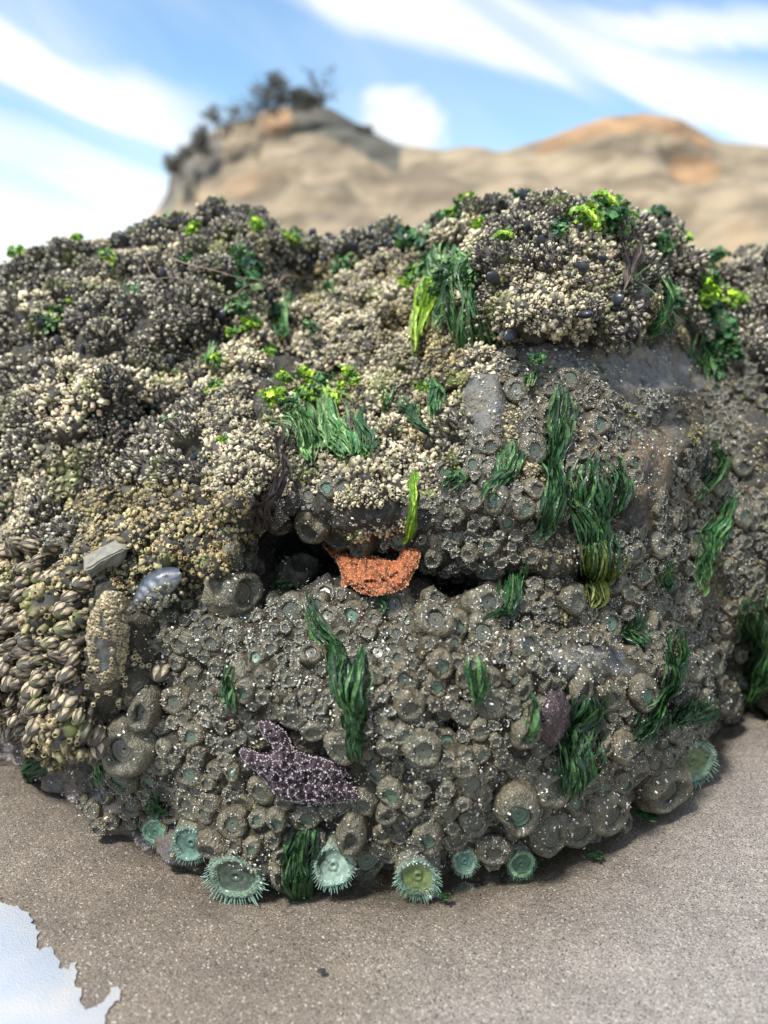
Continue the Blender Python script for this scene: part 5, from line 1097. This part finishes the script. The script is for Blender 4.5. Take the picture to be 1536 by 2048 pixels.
nb_ = 30; bkk = []
for k in range(1, nb_+1):
    f = top_.copy(); f[:, 1] += k*1.6; f[:, 0] *= f[:, 1]/top_[:, 1]; f[:, 2] = Z0*math.cos(k/nb_*1.57)-1*(k/nb_); bkk.append(f)
Cg = np.concatenate([Cg, np.array(bkk)]); tap = np.ones(len(Cg)); nc_ = normals(Cg); nc_ = np.where(nc_[..., 1:2] > 0, -nc_, nc_)
amp_ = np.concatenate([np.sin(np.linspace(0, 1, nrow)*math.pi)**.5, np.zeros(nb_)])[:, None]; Cg = Cg+nc_*(2.6*fbm(Cg, .07, 5, 50, .55)*amp_)[..., None]
Cx, Cy, _ = project(Cg); ccol = np.zeros((*Cx.shape, 3)); ccol[:] = (.33, .262, .175)
crs = np.interp(Cx, *zip(*cc)); dpt = Cy-crs
cap = (Cx > 575) & (Cx < 805) & (dpt < 58) | (Cx > 320) & (Cx < 440) & (dpt < 95) & (Cy > 270); ccol[cap] = (.12, .115, .095); ccol[cap & (Cx < 450)] = (.20, .18, .15)
orr = (dpt < 34) & ((Cx > 1080) & (Cx < 1420)) | (np.hypot(Cx-550, (Cy-240)) < 34) | (np.hypot((Cx-1390)/1.8, Cy-340) < 30); ccol[orr] = (.40, .25, .135)
obj('cliff', mesh_np('cliff', Cg.reshape(-1, 3), grid_tris(len(Cg), len(cu_)), ccol.reshape(-1, 3), [m_cliff]), None, 'tan sandstone headland with orange ledges', 'cliff', kind='structure')
def bush(px, py, wpx, hpx, label, seed, Yd=77.0, lean=0.2, dens=1.0):
    r_ = np.random.default_rng(seed); base = at_y(np.array(float(px)), np.array(float(py)), Yd); sc_ = Yd/F; Wd, Ht = wpx*sc_, hpx*sc_; root = bpy.data.objects.new('windswept_tree', None); COL.objects.link(root)
    root.location = base; root['label'] = label; root['category'] = 'tree'; root['group'] = 'windswept trees on the headland'
    S = Soup(); tips = []
    def limb(p, d, L, rad, lvl):
        n = 5; pts = [p]; 
        for k in range(n): d = d+r_.normal(0, .22, 3)*np.array([1, .6, .7]); d /= np.linalg.norm(d); pts.append(pts[-1]+d*L/n)
        pts = np.array(pts); R = frames(np.gradient(pts, axis=0)); th = np.arange(5)/5*2*math.pi; ring = np.stack([np.cos(th), np.sin(th), 0*th], 1); rr = np.linspace(rad, rad*.5, n+1)
        S.add((np.einsum('nij,kj->nki', R, ring)*rr[:, None, None]+pts[:, None]).reshape(-1, 3), grid_tris(n+1, 5, True), (.10, .09, .08))
        if lvl: 
            for _ in range(3): k = r_.integers(2, n+1); limb(pts[k], d+r_.normal(0, .7, 3), L*.62, rad*.5, lvl-1)
        else: tips.extend(pts[2:])
    for _ in range(3): limb(np.array([r_.uniform(-.2, .2)*Wd, 0, -.5]), np.array([lean+r_.uniform(-.5, .5), 0, 1.0]), Ht*.55, .12, 2)
    obj('trunk', S.mesh('trunk', [M_dry]), root)
    tips = np.array(tips); n = int(850*dens); i = r_.integers(0, len(tips), n); P = tips[i]+r_.normal(0, 1, (n, 3))*np.array([Wd*.09, .5, Ht*.07]); V0 = np.array([[-1, 0, 0], [0, -.45, 0], [1, 0, 0], [0, .45, .2]], float); T0 = np.array([[0, 1, 2], [0, 2, 3]])
    S = Soup(); scatter(S, (V0, T0, np.tile([.14, .14, .12], (4, 1)), np.zeros(2, int)), P, frames(r_.normal(0, 1, (n, 3))), r_.uniform(.10, .26, n), r_.uniform(.6, 1.4, (n, 1))*np.ones(3)); obj('crown', S.mesh('crown', [M_dry]), root)
bush(505, 242, 60, 95, 'tall windswept tree at the left end of the headland crown', 1, lean=.15, dens=1.0)
bush(565, 215, 90, 62, 'broad windswept tree just right of the tallest one', 2, lean=.3, dens=1.3)
bush(622, 210, 60, 40, 'low windswept tree on the dark ridge cap', 3, lean=.4)
bush(640, 205, 30, 75, 'thin bare tree rising alone at the right of the group', 7, lean=.2, dens=.10)
bush(440, 268, 60, 60, 'sparse windswept tree on the left slope', 4, lean=.2, dens=.5)
bush(395, 300, 50, 50, 'shrubby tree on the left cliff edge', 5, lean=.1, dens=.9)
bush(362, 345, 40, 55, 'lowest shrubby tree hanging on the left cliff edge', 6, lean=-.1, dens=1.1)
bush(720, 262, 70, 20, 'flat dark thicket on the right slope of the ridge', 8, lean=.5, dens=1.0)

print('objects', len(sc.objects))
